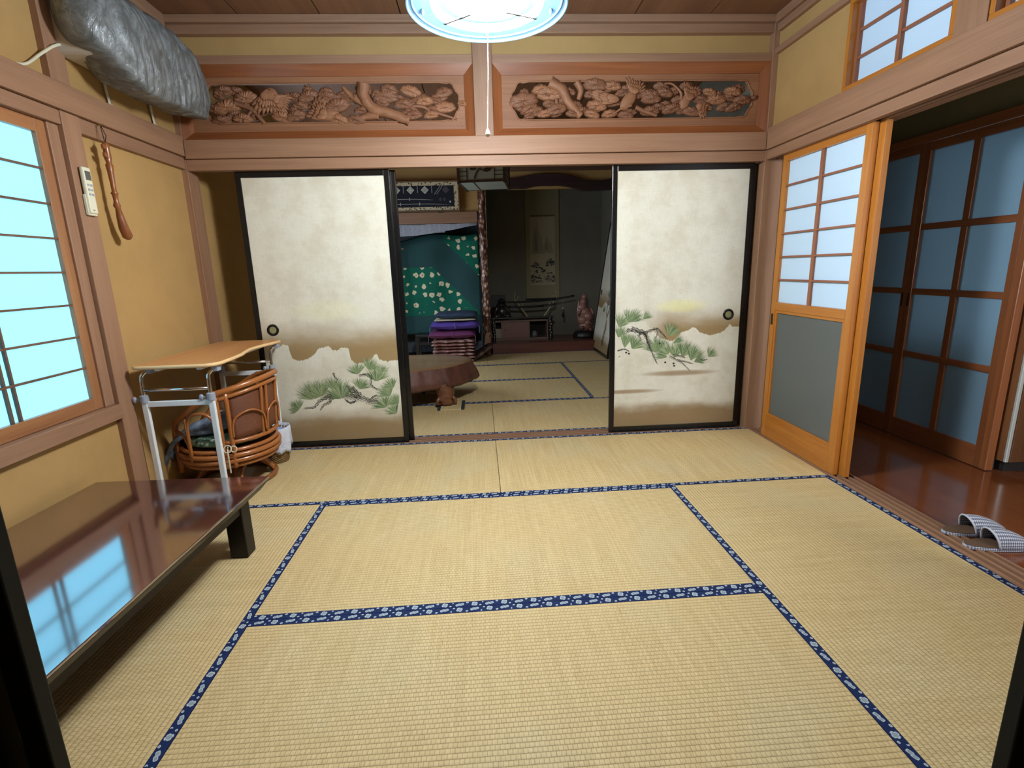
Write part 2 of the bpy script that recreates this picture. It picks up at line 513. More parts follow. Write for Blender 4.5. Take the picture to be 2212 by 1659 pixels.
# left wall (plaster), with the window opening y -.86...86, z .59..1.815
wl = MB()
wl.box(-1.92, -1.83, -.95, .86, -.05, .56).box(-1.92, -1.83, .965, 1.80, -.05, 2.62).box(-1.92, -1.83, -.95, .86, 1.82, 2.62)
tag(wl.build('wall_left', M_plaster), 'ochre plaster wall with the paper window', 'wall', kind='structure')
wr = MB()
wr.box(1.83, 1.93, 1.14, 1.80, 1.86, 2.62).box(1.83, 1.93, -.95, 1.14, 2.44, 2.62).box(1.83, 1.93, -.95, -.27, 1.86, 2.62)
wr.box(1.83, 1.93, -.95, -.86, -.05, 1.86)
tag(wr.build('wall_right', M_plaster), 'ochre plaster wall above the hallway opening', 'wall', kind='structure')
wb = MB().box(-1.80, 1.80, 1.845, 1.90, 2.42, 2.62)
tag(wb.build('wall_back', M_plaster), 'narrow ochre plaster strip above the carved transoms', 'wall', kind='structure')
wf = MB().box(-1.92, -.80, -1.0, -.955, -.05, 2.62).box(.85, 1.92, -1.0, -.955, -.05, 2.62).box(-.80, .85, -1.0, -.955, 1.82, 2.62)
tag(wf.build('wall_front', M_plaster), 'plaster wall around the near doorway', 'wall', kind='structure')
# space behind the camera
we = MB().box(-2.1, -2.0, -3.4, -1.0, -.05, 2.62).box(1.92, 2.0, -3.4, -1.0, -.05, 2.62).box(-2.1, 2.0, -3.5, -3.4, -.05, 2.62).box(-2.1, 2.0, -3.4, -1.0, 2.62, 2.7)
tag(we.build('wall_entry', M_plaster), 'plaster walls behind the near doorway', 'wall', kind='structure')

M_ceil = wood('ceiling_cedar', srgb(136, 92, 60), srgb(104, 66, 42), 'y', rough=.6, grain=14)
ce = empty('ceiling', (0, 0, 2.625), 0, 'brown cedar board ceiling with dark joints', 'ceiling', kind='structure')
for i in range(8):
    x0 = -1.84 + i*.46
    MB().box(x0+.004, x0+.456, -.96, 1.85, 0, .02).build('ceiling_board', M_ceil, ce)
MB().box(-1.95, 1.95, -1.0, 1.9, .012, .05).build('ceiling_backing', M_gap, ce)
ce2 = empty('ceiling', (0, 0, 2.625), 0, 'board ceiling of the far room', 'ceiling', kind='structure')
for i in range(8):
    x0 = -1.84 + i*.46
    MB().box(x0+.004, x0+.456, 1.9, 5.6, 0, .02).build('ceiling_board', M_ceil, ce2)
MB().box(-2.1, 2.1, 1.9, 6.6, .012, .05).build('ceiling_backing', M_gap, ce2)

# far room walls
w2 = MB().box(-1.92, -1.83, 1.92, 6.5, -.05, 2.62)
tag(w2.build('wall_left', M_plaster), 'ochre plaster wall seen in the gap left of the left painted door', 'wall', kind='structure')
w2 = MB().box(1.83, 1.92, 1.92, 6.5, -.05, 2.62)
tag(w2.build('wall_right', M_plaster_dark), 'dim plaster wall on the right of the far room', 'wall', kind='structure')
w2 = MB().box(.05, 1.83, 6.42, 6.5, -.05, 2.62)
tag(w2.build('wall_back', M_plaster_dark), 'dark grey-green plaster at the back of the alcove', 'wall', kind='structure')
w2 = MB().box(-1.83, .05, 6.3, 6.42, -.05, 2.62)
tag(w2.build('wall_back', plaster('closet_plaster', srgb(120, 130, 140))), 'pale wall behind the hanging green cloth', 'wall', kind='structure')
w2 = MB().box(-1.83, -.03, 5.56, 5.62, 1.93, 2.62).box(.06, 1.83, 5.56, 5.62, 2.2, 2.62)
tag(w2.build('wall_back', M_plaster), 'ochre plaster above the alcove and the cushion recess', 'wall', kind='structure')
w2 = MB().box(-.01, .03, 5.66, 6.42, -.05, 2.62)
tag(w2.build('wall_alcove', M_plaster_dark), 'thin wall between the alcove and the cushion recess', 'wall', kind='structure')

# hallway shell
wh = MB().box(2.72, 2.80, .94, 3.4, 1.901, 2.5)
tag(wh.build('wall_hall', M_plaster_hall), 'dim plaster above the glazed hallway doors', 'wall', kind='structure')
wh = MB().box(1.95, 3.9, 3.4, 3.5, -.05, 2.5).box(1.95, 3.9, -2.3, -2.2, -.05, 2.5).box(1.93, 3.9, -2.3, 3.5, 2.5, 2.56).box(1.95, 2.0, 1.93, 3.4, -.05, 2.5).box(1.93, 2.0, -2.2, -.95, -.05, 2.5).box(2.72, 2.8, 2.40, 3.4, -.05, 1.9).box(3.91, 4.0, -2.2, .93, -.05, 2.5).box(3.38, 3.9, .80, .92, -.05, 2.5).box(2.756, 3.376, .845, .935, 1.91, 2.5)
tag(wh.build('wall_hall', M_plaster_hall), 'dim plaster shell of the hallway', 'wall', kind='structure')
wh = MB().box(3.8, 3.9, .94, 3.4, -.05, 2.5).box(2.8, 3.8, .94, 3.4, -.05, -.004).box(2.8, 3.8, .94, .96, -.004, 2.5)
tag(wh.build('wall_hall', plaster('back_room_plaster', srgb(150, 160, 165))), 'pale wall of the room behind the glazed doors', 'wall', kind='structure')

# ------------------------------------------------------------------ woodwork of the main room
trim(WD('z'), 1.795, 1.915, 1.795, 1.915, -.05, 2.62, 'square cedar corner post right of the painted doors')
trim(WD('z'), -1.915, -1.795, 1.795, 1.915, -.05, 2.62, 'square cedar corner post left of the painted doors')
trim(WD('x'), -1.785, 1.785, 1.775, 1.86, 1.862, 1.967, 'wide pale beam under the carved transoms')
trim(WD('x'), -1.795, 1.795, 1.795, 1.84, 1.797, 1.86, 'pale lintel strip above the painted doors')
trim(WD('x'), -1.795, 1.795, 1.842, 1.93, 1.812, 1.86, 'underside of the lintel with the door grooves')
trim(WD('z'), -.055, .06, 1.79, 1.90, 1.968, 2.535, 'short post between the two carved transoms')
trim(WD('x'), -1.795, -.056, 1.805, 1.90, 2.378, 2.424, 'rail above the left carved transom')
trim(WD('x'), .061, 1.795, 1.805, 1.90, 2.378, 2.424, 'rail above the right carved transom')
trim(WD('x'), -1.795, 1.795, 1.80, 1.86, 2.533, 2.583, 'lower band of the back cornice')
trim(WD('x'), -1.795, 1.795, 1.775, 1.86, 2.584, 2.624, 'upper band of the back cornice')
# door track on the floor
tr = empty('trim_tracks', (0, 0, 0), 0, 'grooved wooden floor track between the two tatami rooms', 'trim', kind='structure')
box('track_base', plain('groove_wood', srgb(92, 66, 52), .7), -1.795, 1.795, 1.822, 1.943, -.05, -.012, tr)
for (a, b) in ((1.823, 1.834), (1.862, 1.873), (1.899, 1.911), (1.932, 1.942)):
    box('track_ridge', WD('x'), -1.795, 1.795, a, b, -.0121, .002, tr)
# left wall woodwork
trim(WD('z'), -1.915, -1.80, .86, .965, -.05, 1.873, 'cedar post beside the paper window')
trim(WD('z'), -1.915, -1.80, .85, .955, 1.99, 2.51, 'upper cedar post left of the bagged air conditioner')
trim(WD('y'), -1.86, -1.785, -.95, 1.775, 1.874, 1.985, 'long pale rail on the left wall above the window')
trim(WD('y'), -1.86, -1.803, .966, 1.794, 1.806, 1.872, 'narrow strip under the left wall rail')
trim(WD('y'), -1.88, -1.803, -.95, .859, 1.815, 1.872, 'head rail of the paper window')
trim(WD('y'), -1.92, -1.79, -.95, .859, .525, .592, 'window sill beam on the left wall')
trim(WD('y'), -1.86, -1.785, -.95, 1.78, 2.53, 2.624, 'cornice along the left wall')
trim(WD('z'), -1.87, -1.82, .80, .859, .593, 1.814, 'inner jamb of the paper window')
trim(WD('x'), -1.86, -1.80, -.95, -.86, .593, 1.814, 'near jamb of the paper window')
# right wall woodwork
trim(WD('y'), 1.785, 1.86, -.95, 1.775, 1.862, 1.985, 'long pale beam over the hallway opening')
trim(WD('y'), 1.803, 1.84, -.95, 1.794, 1.803, 1.86, 'lintel strip over the hallway opening')
trim(WD('y'), 1.841, 1.857, -.95, 1.794, 1.815, 1.86, 'dark groove board of the hallway lintel')
trim(WD('y'), 1.872, 1.884, -.95, 1.794, 1.803, 1.86, 'middle ridge of the hallway lintel')
trim(WD('y'), 1.898, 1.945, -.95, 1.794, 1.803, 1.86, 'outer ridge of the hallway lintel')
trim(WD('y'), 1.841, 1.93, -.95, 1.794, 1.861, 1.9, 'header inside the hallway lintel')
trim(WD('y'), 1.803, 1.86, -.95, 1.78, 2.530, 2.573, 'lower band of the right cornice')
trim(WD('y'), 1.785, 1.86, -.95, 1.775, 2.574, 2.624, 'upper band of the right cornice')
trim(WD('y'), 1.803, 1.86, -.95, 1.794, 2.410, 2.443, 'thin rail above the right transom windows')
trim(WD('z'), 1.803, 1.90, .375, .512, 1.986, 2.409, 'short wide post between the two transom windows')
tr = empty('trim_tracks', (0, 0, 0), 0, 'grooved wooden sill along the hallway opening', 'trim', kind='structure')
box('track_base', plain('groove_wood', srgb(92, 66, 52), .7), 1.822, 1.95, -.95, 1.794, -.05, -.014, tr)
for (a, b) in ((1.823, 1.843), (1.866, 1.880), (1.902, 1.918), (1.938, 1.949)):
    box('track_ridge', WD('y'), a, b, -.95, 1.794, -.0141, .003, tr)

# ------------------------------------------------------------------ shoji / panels
def panel(name, loc, rz, label, cat='sliding door', group=None):
    return empty(name, loc, rz, label, cat, group, kind='structure')

def shoji_parts(root, w, z0, z1, t, stile, rails, cols, rows, wm, bar, mat_pane, pane='paper_pane', vbar=None, pair=False, y0=0.0):
    """lattice filling x stile..w-stile, z0..z1 (inside the frame): bars and one pane per field. front = +y"""
    xa, xb = stile, w - stile
    vb = vbar or bar
    xs = [xa + (xb-xa)*i/cols for i in range(cols+1)]
    zs = [z0 + (z1-z0)*j/rows for j in range(rows+1)]
    for j in range(1, rows):
        MB().box(xa, xb, y0-.001, y0+.010, zs[j]-bar/2, zs[j]+bar/2).build('lattice_bar', wm('x'), root)
    for i in range(1, cols):
        if pair:
            for s_ in (-1, 1):
                MB().box(xs[i]+s_*vb-bar*.55, xs[i]+s_*vb+bar*.55, y0-.0005, y0+.0105, z0, z1).build('lattice_bar', wm('z'), root)
        else:
            MB().box(xs[i]-vb/2, xs[i]+vb/2, y0-.0005, y0+.0105, z0, z1).build('lattice_bar', wm('z'), root)
    for i in range(cols):
        for j in range(rows):
            MB().box(xs[i]+.0005, xs[i+1]-.0005, y0-.006, y0-.003, zs[j]+.0005, zs[j+1]-.0005).build(pane, mat_pane, root)

def frame_parts(root, w, h, t, stile, top, bot, wm, names=('stile', 'rail'), bevel=.002):
    for x0 in (0, w-stile):
        MB().box(x0, x0+stile, -t/2, t/2, 0, h).build(names[0], wm('z'), root, bevel=bevel)
    MB().box(stile, w-stile, -t/2, t/2, h-top, h).build(names[1], wm('x'), root, bevel=bevel)
    MB().box(stile, w-stile, -t/2, t/2, 0, bot).build(names[1], wm('x'), root, bevel=bevel)

# left window: two sashes; local x -> -Y (rz = -90), local +y -> +X (into the room)
def left_sash(name, yfar, w, xpl, label):
    r = panel(name, (xpl, yfar, .594), -PI/2, label, 'window')
    h = 1.22
    frame_parts(r, w, h, .03, .052, .052, .055, WB)
    shoji_parts(r, w, .055, h-.052, .03, .052, None, 2, 8, WDK, .0085, M_paper_lit, pair=True, vbar=.018)
    return r
left_sash('window_1', .80, .86, -1.845, 'glowing paper window on the left wall, far sash beside the post')
left_sash('window_2', -.02, .84, -1.880, 'glowing paper window on the left wall, near sash behind the low table')
ext = MB().box(-2.0, -1.93, -.95, .86, .5, 1.9)
tag(ext.build('wall_left', M_white), 'outer pane closing the paper window', 'window', kind='structure')

# right wall doors: local x -> +Y (rz=+90), local +y -> -X (into the room)
def glass_shoji_door(name, y, xpl, label, w=.735):
    r = panel(name, (xpl, y, .004), PI/2, label)
    h = 1.80
    frame_parts(r, w, h, .032, .045, .042, .145, WO)
    MB().box(.045, w-.045, -.016, .016, .855, .905).build('rail', WO('x'), r, bevel=.002)
    shoji_parts(r, w, .905, h-.042, .032, .045, None, 2, 6, WL, .011, M_paper, vbar=.026)
    for (a, b, c, d) in ((.045, .062, .145, .855), (w-.062, w-.045, .145, .855)):
        MB().box(a, b, -.010, .011, c, d).build('glazing_bead', WO('z'), r)
    for (c, d) in ((.145, .165), (.838, .855)):
        MB().box(.062, w-.062, -.010, .011, c, d).build('glazing_bead', WO('x'), r)
    MB().box(.063, w-.063, -.003, .003, .166, .837).build('glass_pane', M_glass, r)
    MB().box(w-.032, w-.012, .0155, .0172, .76, .83).build('finger_pull', M_gap, r)
    return r
glass_shoji_door('door_1', .925, 1.853, 'honey-coloured shoji door with frosted lower glass, slid against the right corner')
glass_shoji_door('door_2', .885, 1.888, 'second shoji door sliding behind the honey-coloured one, only its edge showing')
glass_shoji_door('door_3', -.86, 1.853, 'shoji door at the right picture edge, nearest to the viewer')

# transom windows in the right wall
def transom(name, y0, w, label):
    r = panel(name, (1.842, y0, 1.986), PI/2, label, 'window')
    h = .424
    MB().box(0, w, -.03, .036, 0, .026).build('rail', WO('x'), r, bevel=.002)
    MB().box(0, w, -.03, .036, h-.026, h).build('rail', WO('x'), r, bevel=.002)
    MB().box(0, .022, -.03, .036, .026, h-.026).build('stile', WO('z'), r, bevel=.002)
    MB().box(w-.022, w, -.03, .036, .026, h-.026).build('stile', WO('z'), r, bevel=.002)
    half = w/2
    for k, (xa, xb, yy) in enumerate(((.022, half-.006, .012), (half+.004, w-.022, -.008))):
        for xx in (xa, xb-.018):
            MB().box(xx, xx+.018, yy-.009, yy+.009, .026, h-.026).build('sash_stile', WL('z'), r)
        zs = [.028+(h-.054)*j/3 for j in range(4)]
        for j in (1, 2):
            MB().box(xa+.018, xb-.018, yy-.006, yy+.006, zs[j]-.006, zs[j]+.006).build('lattice_bar', WL('x'), r)
        for j in range(3):
            MB().box(xa+(.018 if k == 0 else -.012), xb-.018, yy-.012, yy-.0095, zs[j], zs[j+1]).build('paper_pane', M_paper, r)
    return r
transom('window_3', .513, .625, 'small paper transom window on the right wall, nearer the back corner')
transom('window_4', -.262, .635, 'small paper transom window at the top right picture corner')

# ------------------------------------------------------------------ painted fusuma doors
cloudL = [(0, .76), (.04, .75), (.112, .717), (.124, .692), (.157, .718), (.194, .709), (.197, .672), (.211, .619), (.255, .602), (.319, .617), (.363, .650), (.387, .681), (.456, .696), (.478, .669), (.509, .663), (.531, .680), (.562, .682), (.585, .675), (.592, .600), (.624, .568), (.708, .583), (.739, .609), (.754, .628), (.769, .628), (.782, .591), (.833, .576), (.865, .582), (.94, .585)]
cloudR = [(0, .80), (.24, .78), (.30, .72), (.352, .668), (.382, .658), (.442, .642), (.478, .672), (.502, .703), (.546, .713), (.577, .734), (.602, .730), (.629, .698), (.707, .673), (.789, .692), (.826, .722), (.840, .750), (.864, .727), (.94, .73)]
M_needle = [plain('needle_green', srgb(104, 126, 84), .8), plain('needle_pale', srgb(152, 164, 122), .8), plain('needle_dark', srgb(74, 96, 66), .8)]
M_ink = [plain('ink_dark', srgb(46, 44, 40), .8), plain('ink_grey', srgb(128, 124, 108), .8)]

def fan(mb, cx, cz, r, a0, a1, n, y, rnd):
    r *= 1.18; n = int(n*1.35)
    for i in range(n):
        a = R(a0 + (a1-a0)*(i+rnd.uniform(-.5, .5))/n); L = r*rnd.uniform(.75, 1.05)
        mb.cur = rnd.choice((0, 0, 1, 1, 2)); wd = rnd.uniform(.0010, .0019)
        bx, bz = cx + math.cos(a)*r*.04, cz + math.sin(a)*r*.04
        bend = rnd.uniform(-.1, .1)
        mx, mz = cx+math.cos(a+bend*.3)*L*.55, cz+math.sin(a+bend*.3)*L*.55
        tx, tz = cx+math.cos(a+bend)*L, cz+math.sin(a+bend)*L
        px_, pz_ = -math.sin(a), math.cos(a)
        yy = y - i*2e-6
        mb.add([(bx, yy, bz), (mx+px_*wd, yy, mz+pz_*wd), (tx, yy, tz), (mx-px_*wd, yy, mz-pz_*wd)], [(0, 1, 2, 3)])

def stroke(mb, pts, w0, w1, y, rnd, mats=(0, 0, 1)):
    """bundle of long brush lines following a bough, with broken ends"""
    c = catmull([(p[0], y, p[1]) for p in pts], 7); m = len(c)
    lanes = max(3, int((w0+w1)*260)); ph = rnd.uniform(0, 6)
    for k in range(lanes):
        o = (-1+2*(k+.5)/lanes)*1.15; th = rnd.uniform(.28, .6)/lanes*2; mi = rnd.choice(mats)
        i0 = rnd.choice((0, 0, 1, 2)); i1 = m-1-rnd.choice((0, 0, 1, 3)); mb.cur = mi; base = None
        wob = rnd.uniform(.1, .3)
        vs = []
        for i in range(i0, max(i0+2, i1+1)):
            if i >= m: break
            t = i/(m-1); w = (w0+(w1-w0)*t)*(1+.25*math.sin(i*1.9+ph))
            d = (c[min(i+1, m-1)]-c[max(i-1, 0)]).normalized(); n = Vector((-d.z, 0, d.x))
            q = o + wob*math.sin(i*1.3+k*2.1); h_ = th*(1.0 if i0 < i < i1 else .25)
            for e in (-h_, h_):
                v = c[i] + n*(w*(q+e)); vs.append((v.x, y-k*3e-6, v.z))
        if len(vs) >= 4: mb.add(vs, [(2*j, 2*j+1, 2*j+3, 2*j+2) for j in range(len(vs)//2-1)])

def fusuma(name, x0, yc, w, label, mode=None, paper=None, pull_x=None, h=1.795, rot=None, z=.003):
    r = empty(name, (x0, yc, z), 0, label, 'sliding door', kind='structure', rot=rot)
    st = .034
    for xx in (0, w-st):
        MB().box(xx, xx+st, -.0135, .0135, 0, h).build('stile', M_lacq, r, bevel=.003)
    MB().box(st, w-st, -.0115, .0115, h-.038, h).build('rail', M_lacq, r, bevel=.002)
    MB().box(st, w-st, -.0115, .0115, 0, .04).build('rail', M_lacq, r, bevel=.002)
    MB().box(st, w-st, -.007, .007, .04, h-.038).build('paper_panel', paper, r)
    if pull_x is not None:
        g = Matrix.Rotation(PI/2, 4, 'X')
        dp = MB().lathe([(.020, .0), (.024, .002), (.030, .004), (.037, .0035), (.039, 0)], 28, g, cap=False).build('door_pull', M_lacq, r, smooth=True)
        dp.location = (pull_x, -.0068, .815); dp['label'] = 'round black recessed pull with a brassy dish'
        MB().lathe([(0.0001, .0012), (.0225, .0012)], 28, g, cap=False).build('pull_dish', plain('pull_dish_metal', srgb(170, 168, 120), .3, .7), dp)
    return r
pL = fusuma_paper('painted_paper_left', .94, 1.795, cloudL, 'left')
pR = fusuma_paper('painted_paper_right', .94, 1.795, cloudR, 'right')
dL = fusuma('door_4', -1.544, 1.850, .94, 'black-framed painted sliding door on the left with pine boughs at its lower right', 'left', pL, .108)
dR = fusuma('door_5', .814, 1.850, .945, 'black-framed painted sliding door on the right with a gnarled pine at its lower left', 'right', pR, .828)
fusuma('door_6', -1.512, 1.886, .94, 'plain sliding door hidden behind the left painted door', None, plain('fusuma_back', srgb(200, 188, 150), .8))
fusuma('door_7', .838, 1.886, .95, 'plain sliding door hidden behind the right painted door', None, plain('fusuma_back', srgb(200, 188, 150), .8))

rnd = random.Random(3)
yP = -.0073
mb = MB()
for (cx, cz, r_, a0, a1, n) in ((.216, .269, .075, 60, 215, 60), (.318, .333, .13, 25, 175, 90), (.372, .347, .13, 50, 170, 70), (.505, .33, .135, 25, 178, 110), (.46, .40, .09, 20, 160, 50), (.633, .391, .085, 10, 130, 60), (.632, .495, .082, 50, 165, 60), (.748, .441, .10, 20, 150, 80), (.703, .52, .09, 10, 120, 60), (.79, .50, .06, 20, 150, 30), (.835, .335, .10, 60, 180, 70), (.80, .256, .10, 40, 185, 80), (.86, .39, .08, 70, 190, 50), (.89, .28, .08, 90, 190, 50), (.87, .21, .09, 80, 185, 40)):
    if cx + r_ > .90: a0 = max(a0, 70)
    fan(mb, cx, cz, r_*.95, a0, a1, n, yP, rnd)
mb.build('painted_pine_needles', M_needle, dL)
mb = MB()
for pts, w0, w1 in (([(.238, .273), (.28, .277), (.317, .281), (.353, .321), (.398, .344), (.437, .367)], .004, .012), ([(.351, .254), (.381, .292), (.42, .312), (.437, .35)], .004, .014), ([(.529, .346), (.57, .339), (.617, .326), (.659, .324), (.683, .30), (.71, .299), (.753, .314)], .016, .015), ([(.542, .425), (.566, .405), (.584, .371), (.623, .336)], .006, .018), ([(.585, .42), (.60, .385), (.64, .34)], .004, .014), ([(.631, .484), (.69, .492), (.714, .469), (.71, .426), (.729, .398), (.769, .38)], .008, .006), ([(.468, .515), (.475, .485), (.496, .462)], .007, .003), ([(.52, .33), (.56, .30), (.60, .315)], .004, .010), ([(.68, .30), (.72, .335), (.75, .345)], .008, .004)):
    stroke(mb, pts, w0, w1, yP-.0003, rnd)
mb.build('painted_pine_branches', M_ink, dL)
mb = MB()
for (cx, cz, r_, a0, a1, n) in ((.12, .785, .09, 5, 175, 70), (.142, .784, .10, 10, 80, 40), (.225, .80, .07, 10, 70, 35), (.06, .75, .10, 20, 130, 60), (.056, .68, .09, 30, 150, 40), (.102, .606, .10, 50, 165, 80), (.153, .598, .10, 5, 100, 70), (.409, .676, .10, 15, 110, 70), (.337, .566, .12, 45, 165, 90), (.421, .55, .09, 95, 175, 50), (.46, .523, .11, 40, 130, 80), (.517, .527, .12, 30, 120, 80), (.576, .499, .11, 30, 110, 70), (.60, .49, .09, -10, 60, 40), (.443, .625, .08, 10, 60, 40), (.701, .52, .075, 5, 100, 45), (.41, .53, .10, 120, 190, 40)):
    if cx - r_ < .036: a1 = min(a1, 110)
    fan(mb, cx, cz, r_*.95, a0, a1, n, yP, rnd)
mb.build('painted_pine_needles', M_needle, dR)
mb = MB()
for pts, w0, w1 in (([(.112, .73), (.162, .728), (.225, .707), (.269, .718), (.325, .735), (.351, .715), (.41, .657)], .012, .005), ([(.14, .75), (.20, .725), (.26, .70)], .008, .012), ([(.19, .70), (.24, .705), (.278, .618), (.306, .554), (.34, .483)], .014, .003), ([(.25, .70), (.27, .65), (.29, .60)], .012, .008), ([(.325, .74), (.335, .70), (.315, .665)], .007, .004), ([(.421, .537), (.473, .51), (.519, .482), (.58, .422)], .008, .003), ([(.44, .545), (.50, .535), (.54, .52)], .007, .004), ([(.47, .51), (.54, .495), (.60, .475)], .006, .003), ([(.052, .589), (.102, .60), (.141, .58)], .005, .003), ([(.647, .509), (.67, .50), (.701, .507)], .003, .002), ([(.19, .70), (.215, .665), (.20, .64)], .006, .003), ([(.06, .54), (.075, .555)], .003, .002)):
    stroke(mb, pts, w0, w1, yP-.0003, rnd)
for (cx, cz) in ((.395, .495), (.455, .485), (.46, .468), (.115, .575), (.135, .567), (.35, .63)):
    mb.cur = 0; mb.add([(cx+.008*math.cos(k*PI/4), yP-.0004, cz+.007*math.sin(k*PI/4)) for k in range(8)], [tuple(range(8))])
mb.build('painted_pine_branches', M_ink, dR)

# black-lacquered doors of the near doorway
M_lacq = plain('matte_black_lacquer', srgb(14, 14, 13), .5, spec=.15)  # matte black lacquer, rougher and less specular than the other frames
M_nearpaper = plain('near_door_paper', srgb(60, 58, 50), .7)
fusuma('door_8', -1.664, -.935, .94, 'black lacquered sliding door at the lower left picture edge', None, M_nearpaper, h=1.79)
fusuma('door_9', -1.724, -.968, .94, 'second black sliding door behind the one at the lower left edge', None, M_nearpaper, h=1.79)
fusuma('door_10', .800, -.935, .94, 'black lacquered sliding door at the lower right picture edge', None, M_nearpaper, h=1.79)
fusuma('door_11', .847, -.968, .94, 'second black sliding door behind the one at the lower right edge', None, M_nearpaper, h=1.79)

M_lacq = _mats['black_lacquer']
# ------------------------------------------------------------------ carved transoms (ranma)
M_carve = wood('carved_wood', srgb(146, 98, 68), srgb(104, 64, 42), 'x', rough=.6, grain=30)
M_carve_lt = wood('carved_wood_light', srgb(158, 108, 74), srgb(120, 76, 50), 'x', rough=.6, grain=30)

def cusped(x0, x1, z0, z1, n=6):
    """rectangle with stepped, rounded bite corners"""
    H = z1 - z0; a = H*.25
    c = []
    def arc(cx, cz, r, s, e):
        for i in range(n+1):
            t = R(s+(e-s)*i/n); c.append((cx+r*math.cos(t), cz+r*math.sin(t)))
    # start lower left going right
    c.append((x0+2*a, z0)); c.append((x1-2*a, z0))
    arc(x1-a*1.0, z0+a*.55, a*.5, -120, -10); arc(x1-a*.55, z0+a*1.5, a*.62, -60, 20)
    arc(x1-a*.55, z1-a*1.5, a*.62, -20, 60); arc(x1-a*1.0, z1-a*.55, a*.5, 10, 120)
    c.append((x1-2*a, z1)); c.append((x0+2*a, z1))
    arc(x0+a*1.0, z1-a*.55, a*.5, 60, 170); arc(x0+a*.55, z1-a*1.5, a*.62, 120, 200)
    arc(x0+a*.55, z0+a*1.5, a*.62, 160, 240); arc(x0+a*1.0, z0+a*.55, a*.5, 190, 300)
    return c

def pine_pad(root, cx, cz, rx, rz, rnd, mat, y=0.0, name='carved_foliage'):
    """cloud-shaped clump of carved needles fanning up from its foot; front faces -y"""
    lobes = rnd.choice((7, 8, 9)); ph = rnd.uniform(0, 6); nr, na = 9, 64
    tilt = rnd.uniform(-.3, .3); dep = .024 + .014*rnd.random(); ng = rnd.choice((22, 26, 30))
    mb = MB()
    def P(i, k):
        s_ = i/(nr-1); a = 2*PI*k/na
        up = max(0.0, math.sin(a))
        out = 1 + (.13*abs(math.sin(lobes*a/2+ph)) - .08)*(.4+.6*up)
        x = math.cos(a)*rx*s_*out; z = math.sin(a)*rz*s_*out*(1.0 if math.sin(a) > 0 else .62)
        f = math.atan2(z+.75*rz, x)
        g = .0044*math.sin(f*ng)*min(1, s_*2)
        hgt = dep*math.sqrt(max(0, 1-(s_*.98)**2))*(.72+.28*math.sin(a)) + g*(1-s_**8) + .005*abs(math.sin(lobes*a/2+ph))*s_*(1-s_**4)
        xr = x*math.cos(tilt)-z*math.sin(tilt); zr = x*math.sin(tilt)+z*math.cos(tilt)
        return (xr, -hgt, zr)
    vs = [P(i, k) for i in range(nr) for k in range(na)]
    fs = [(i*na+k, i*na+(k+1) % na, (i+1)*na+(k+1) % na, (i+1)*na+k) for i in range(nr-1) for k in range(na)]
    b = len(vs); vs += [(p[0], .012, p[2]) for p in vs[-na:]]
    fs += [(b-na+k, b-na+(k+1) % na, b+(k+1) % na, b+k) for k in range(na)]
    mb.add(vs, fs)
    o = mb.build(name, mat, root, smooth=True); o.location = (cx, y, cz)
    return o

def bark_tube(root, pts, rad, mat, name='carved_trunk', y=0.0, n=14, seed=1, flat=.7, amp=.22):
    c = catmull([(p[0], y+(p[2] if len(p) > 2 else 0), p[1]) for p in pts], 8)
    m = len(c)
    rs = [rad[0]+(rad[1]-rad[0])*i/(m-1) for i in range(m)]
    mb = MB(); mb.tube(c, rs, n)
    vs = []
    for i, p in enumerate(mb.v):
        ring = c[min(i//n, m-1)]; d = Vector(p)-ring; k = i % n
        q = 1 + (.5*amp if k % 2 else -.5*amp) + .22*noise.noise(Vector(p)*30+Vector((seed, 0, 0)))
        v = ring + Vector((d.x*q, d.y*q*flat, d.z*q)); vs.append(tuple(v))
    mb.v = vs
    return mb.build(name, mat, root, smooth=True)

def wing(root, cx, cz, r, a0, a1, n, mat, y=-.01, name='carved_wing'):
    mb = MB()
    for layer, (rr, w, off) in enumerate(((1.0, .16, 0), (.72, .15, -.008), (.45, .15, -.015))):
        for i in range(n):
            a = R(a0+(a1-a0)*(i+.5*(layer % 2))/(n-1)); L = r*rr*(.9+.1*math.sin(i))
            M = Matrix.Rotation(-a, 3, 'Y')
            mb.blob((cx+math.cos(a)*L*.5, y+off, cz+math.sin(a)*L*.5), L*.52, .006, r*w*.5, 8, 6, M)
    return mb.build(name, mat, root, smooth=True)

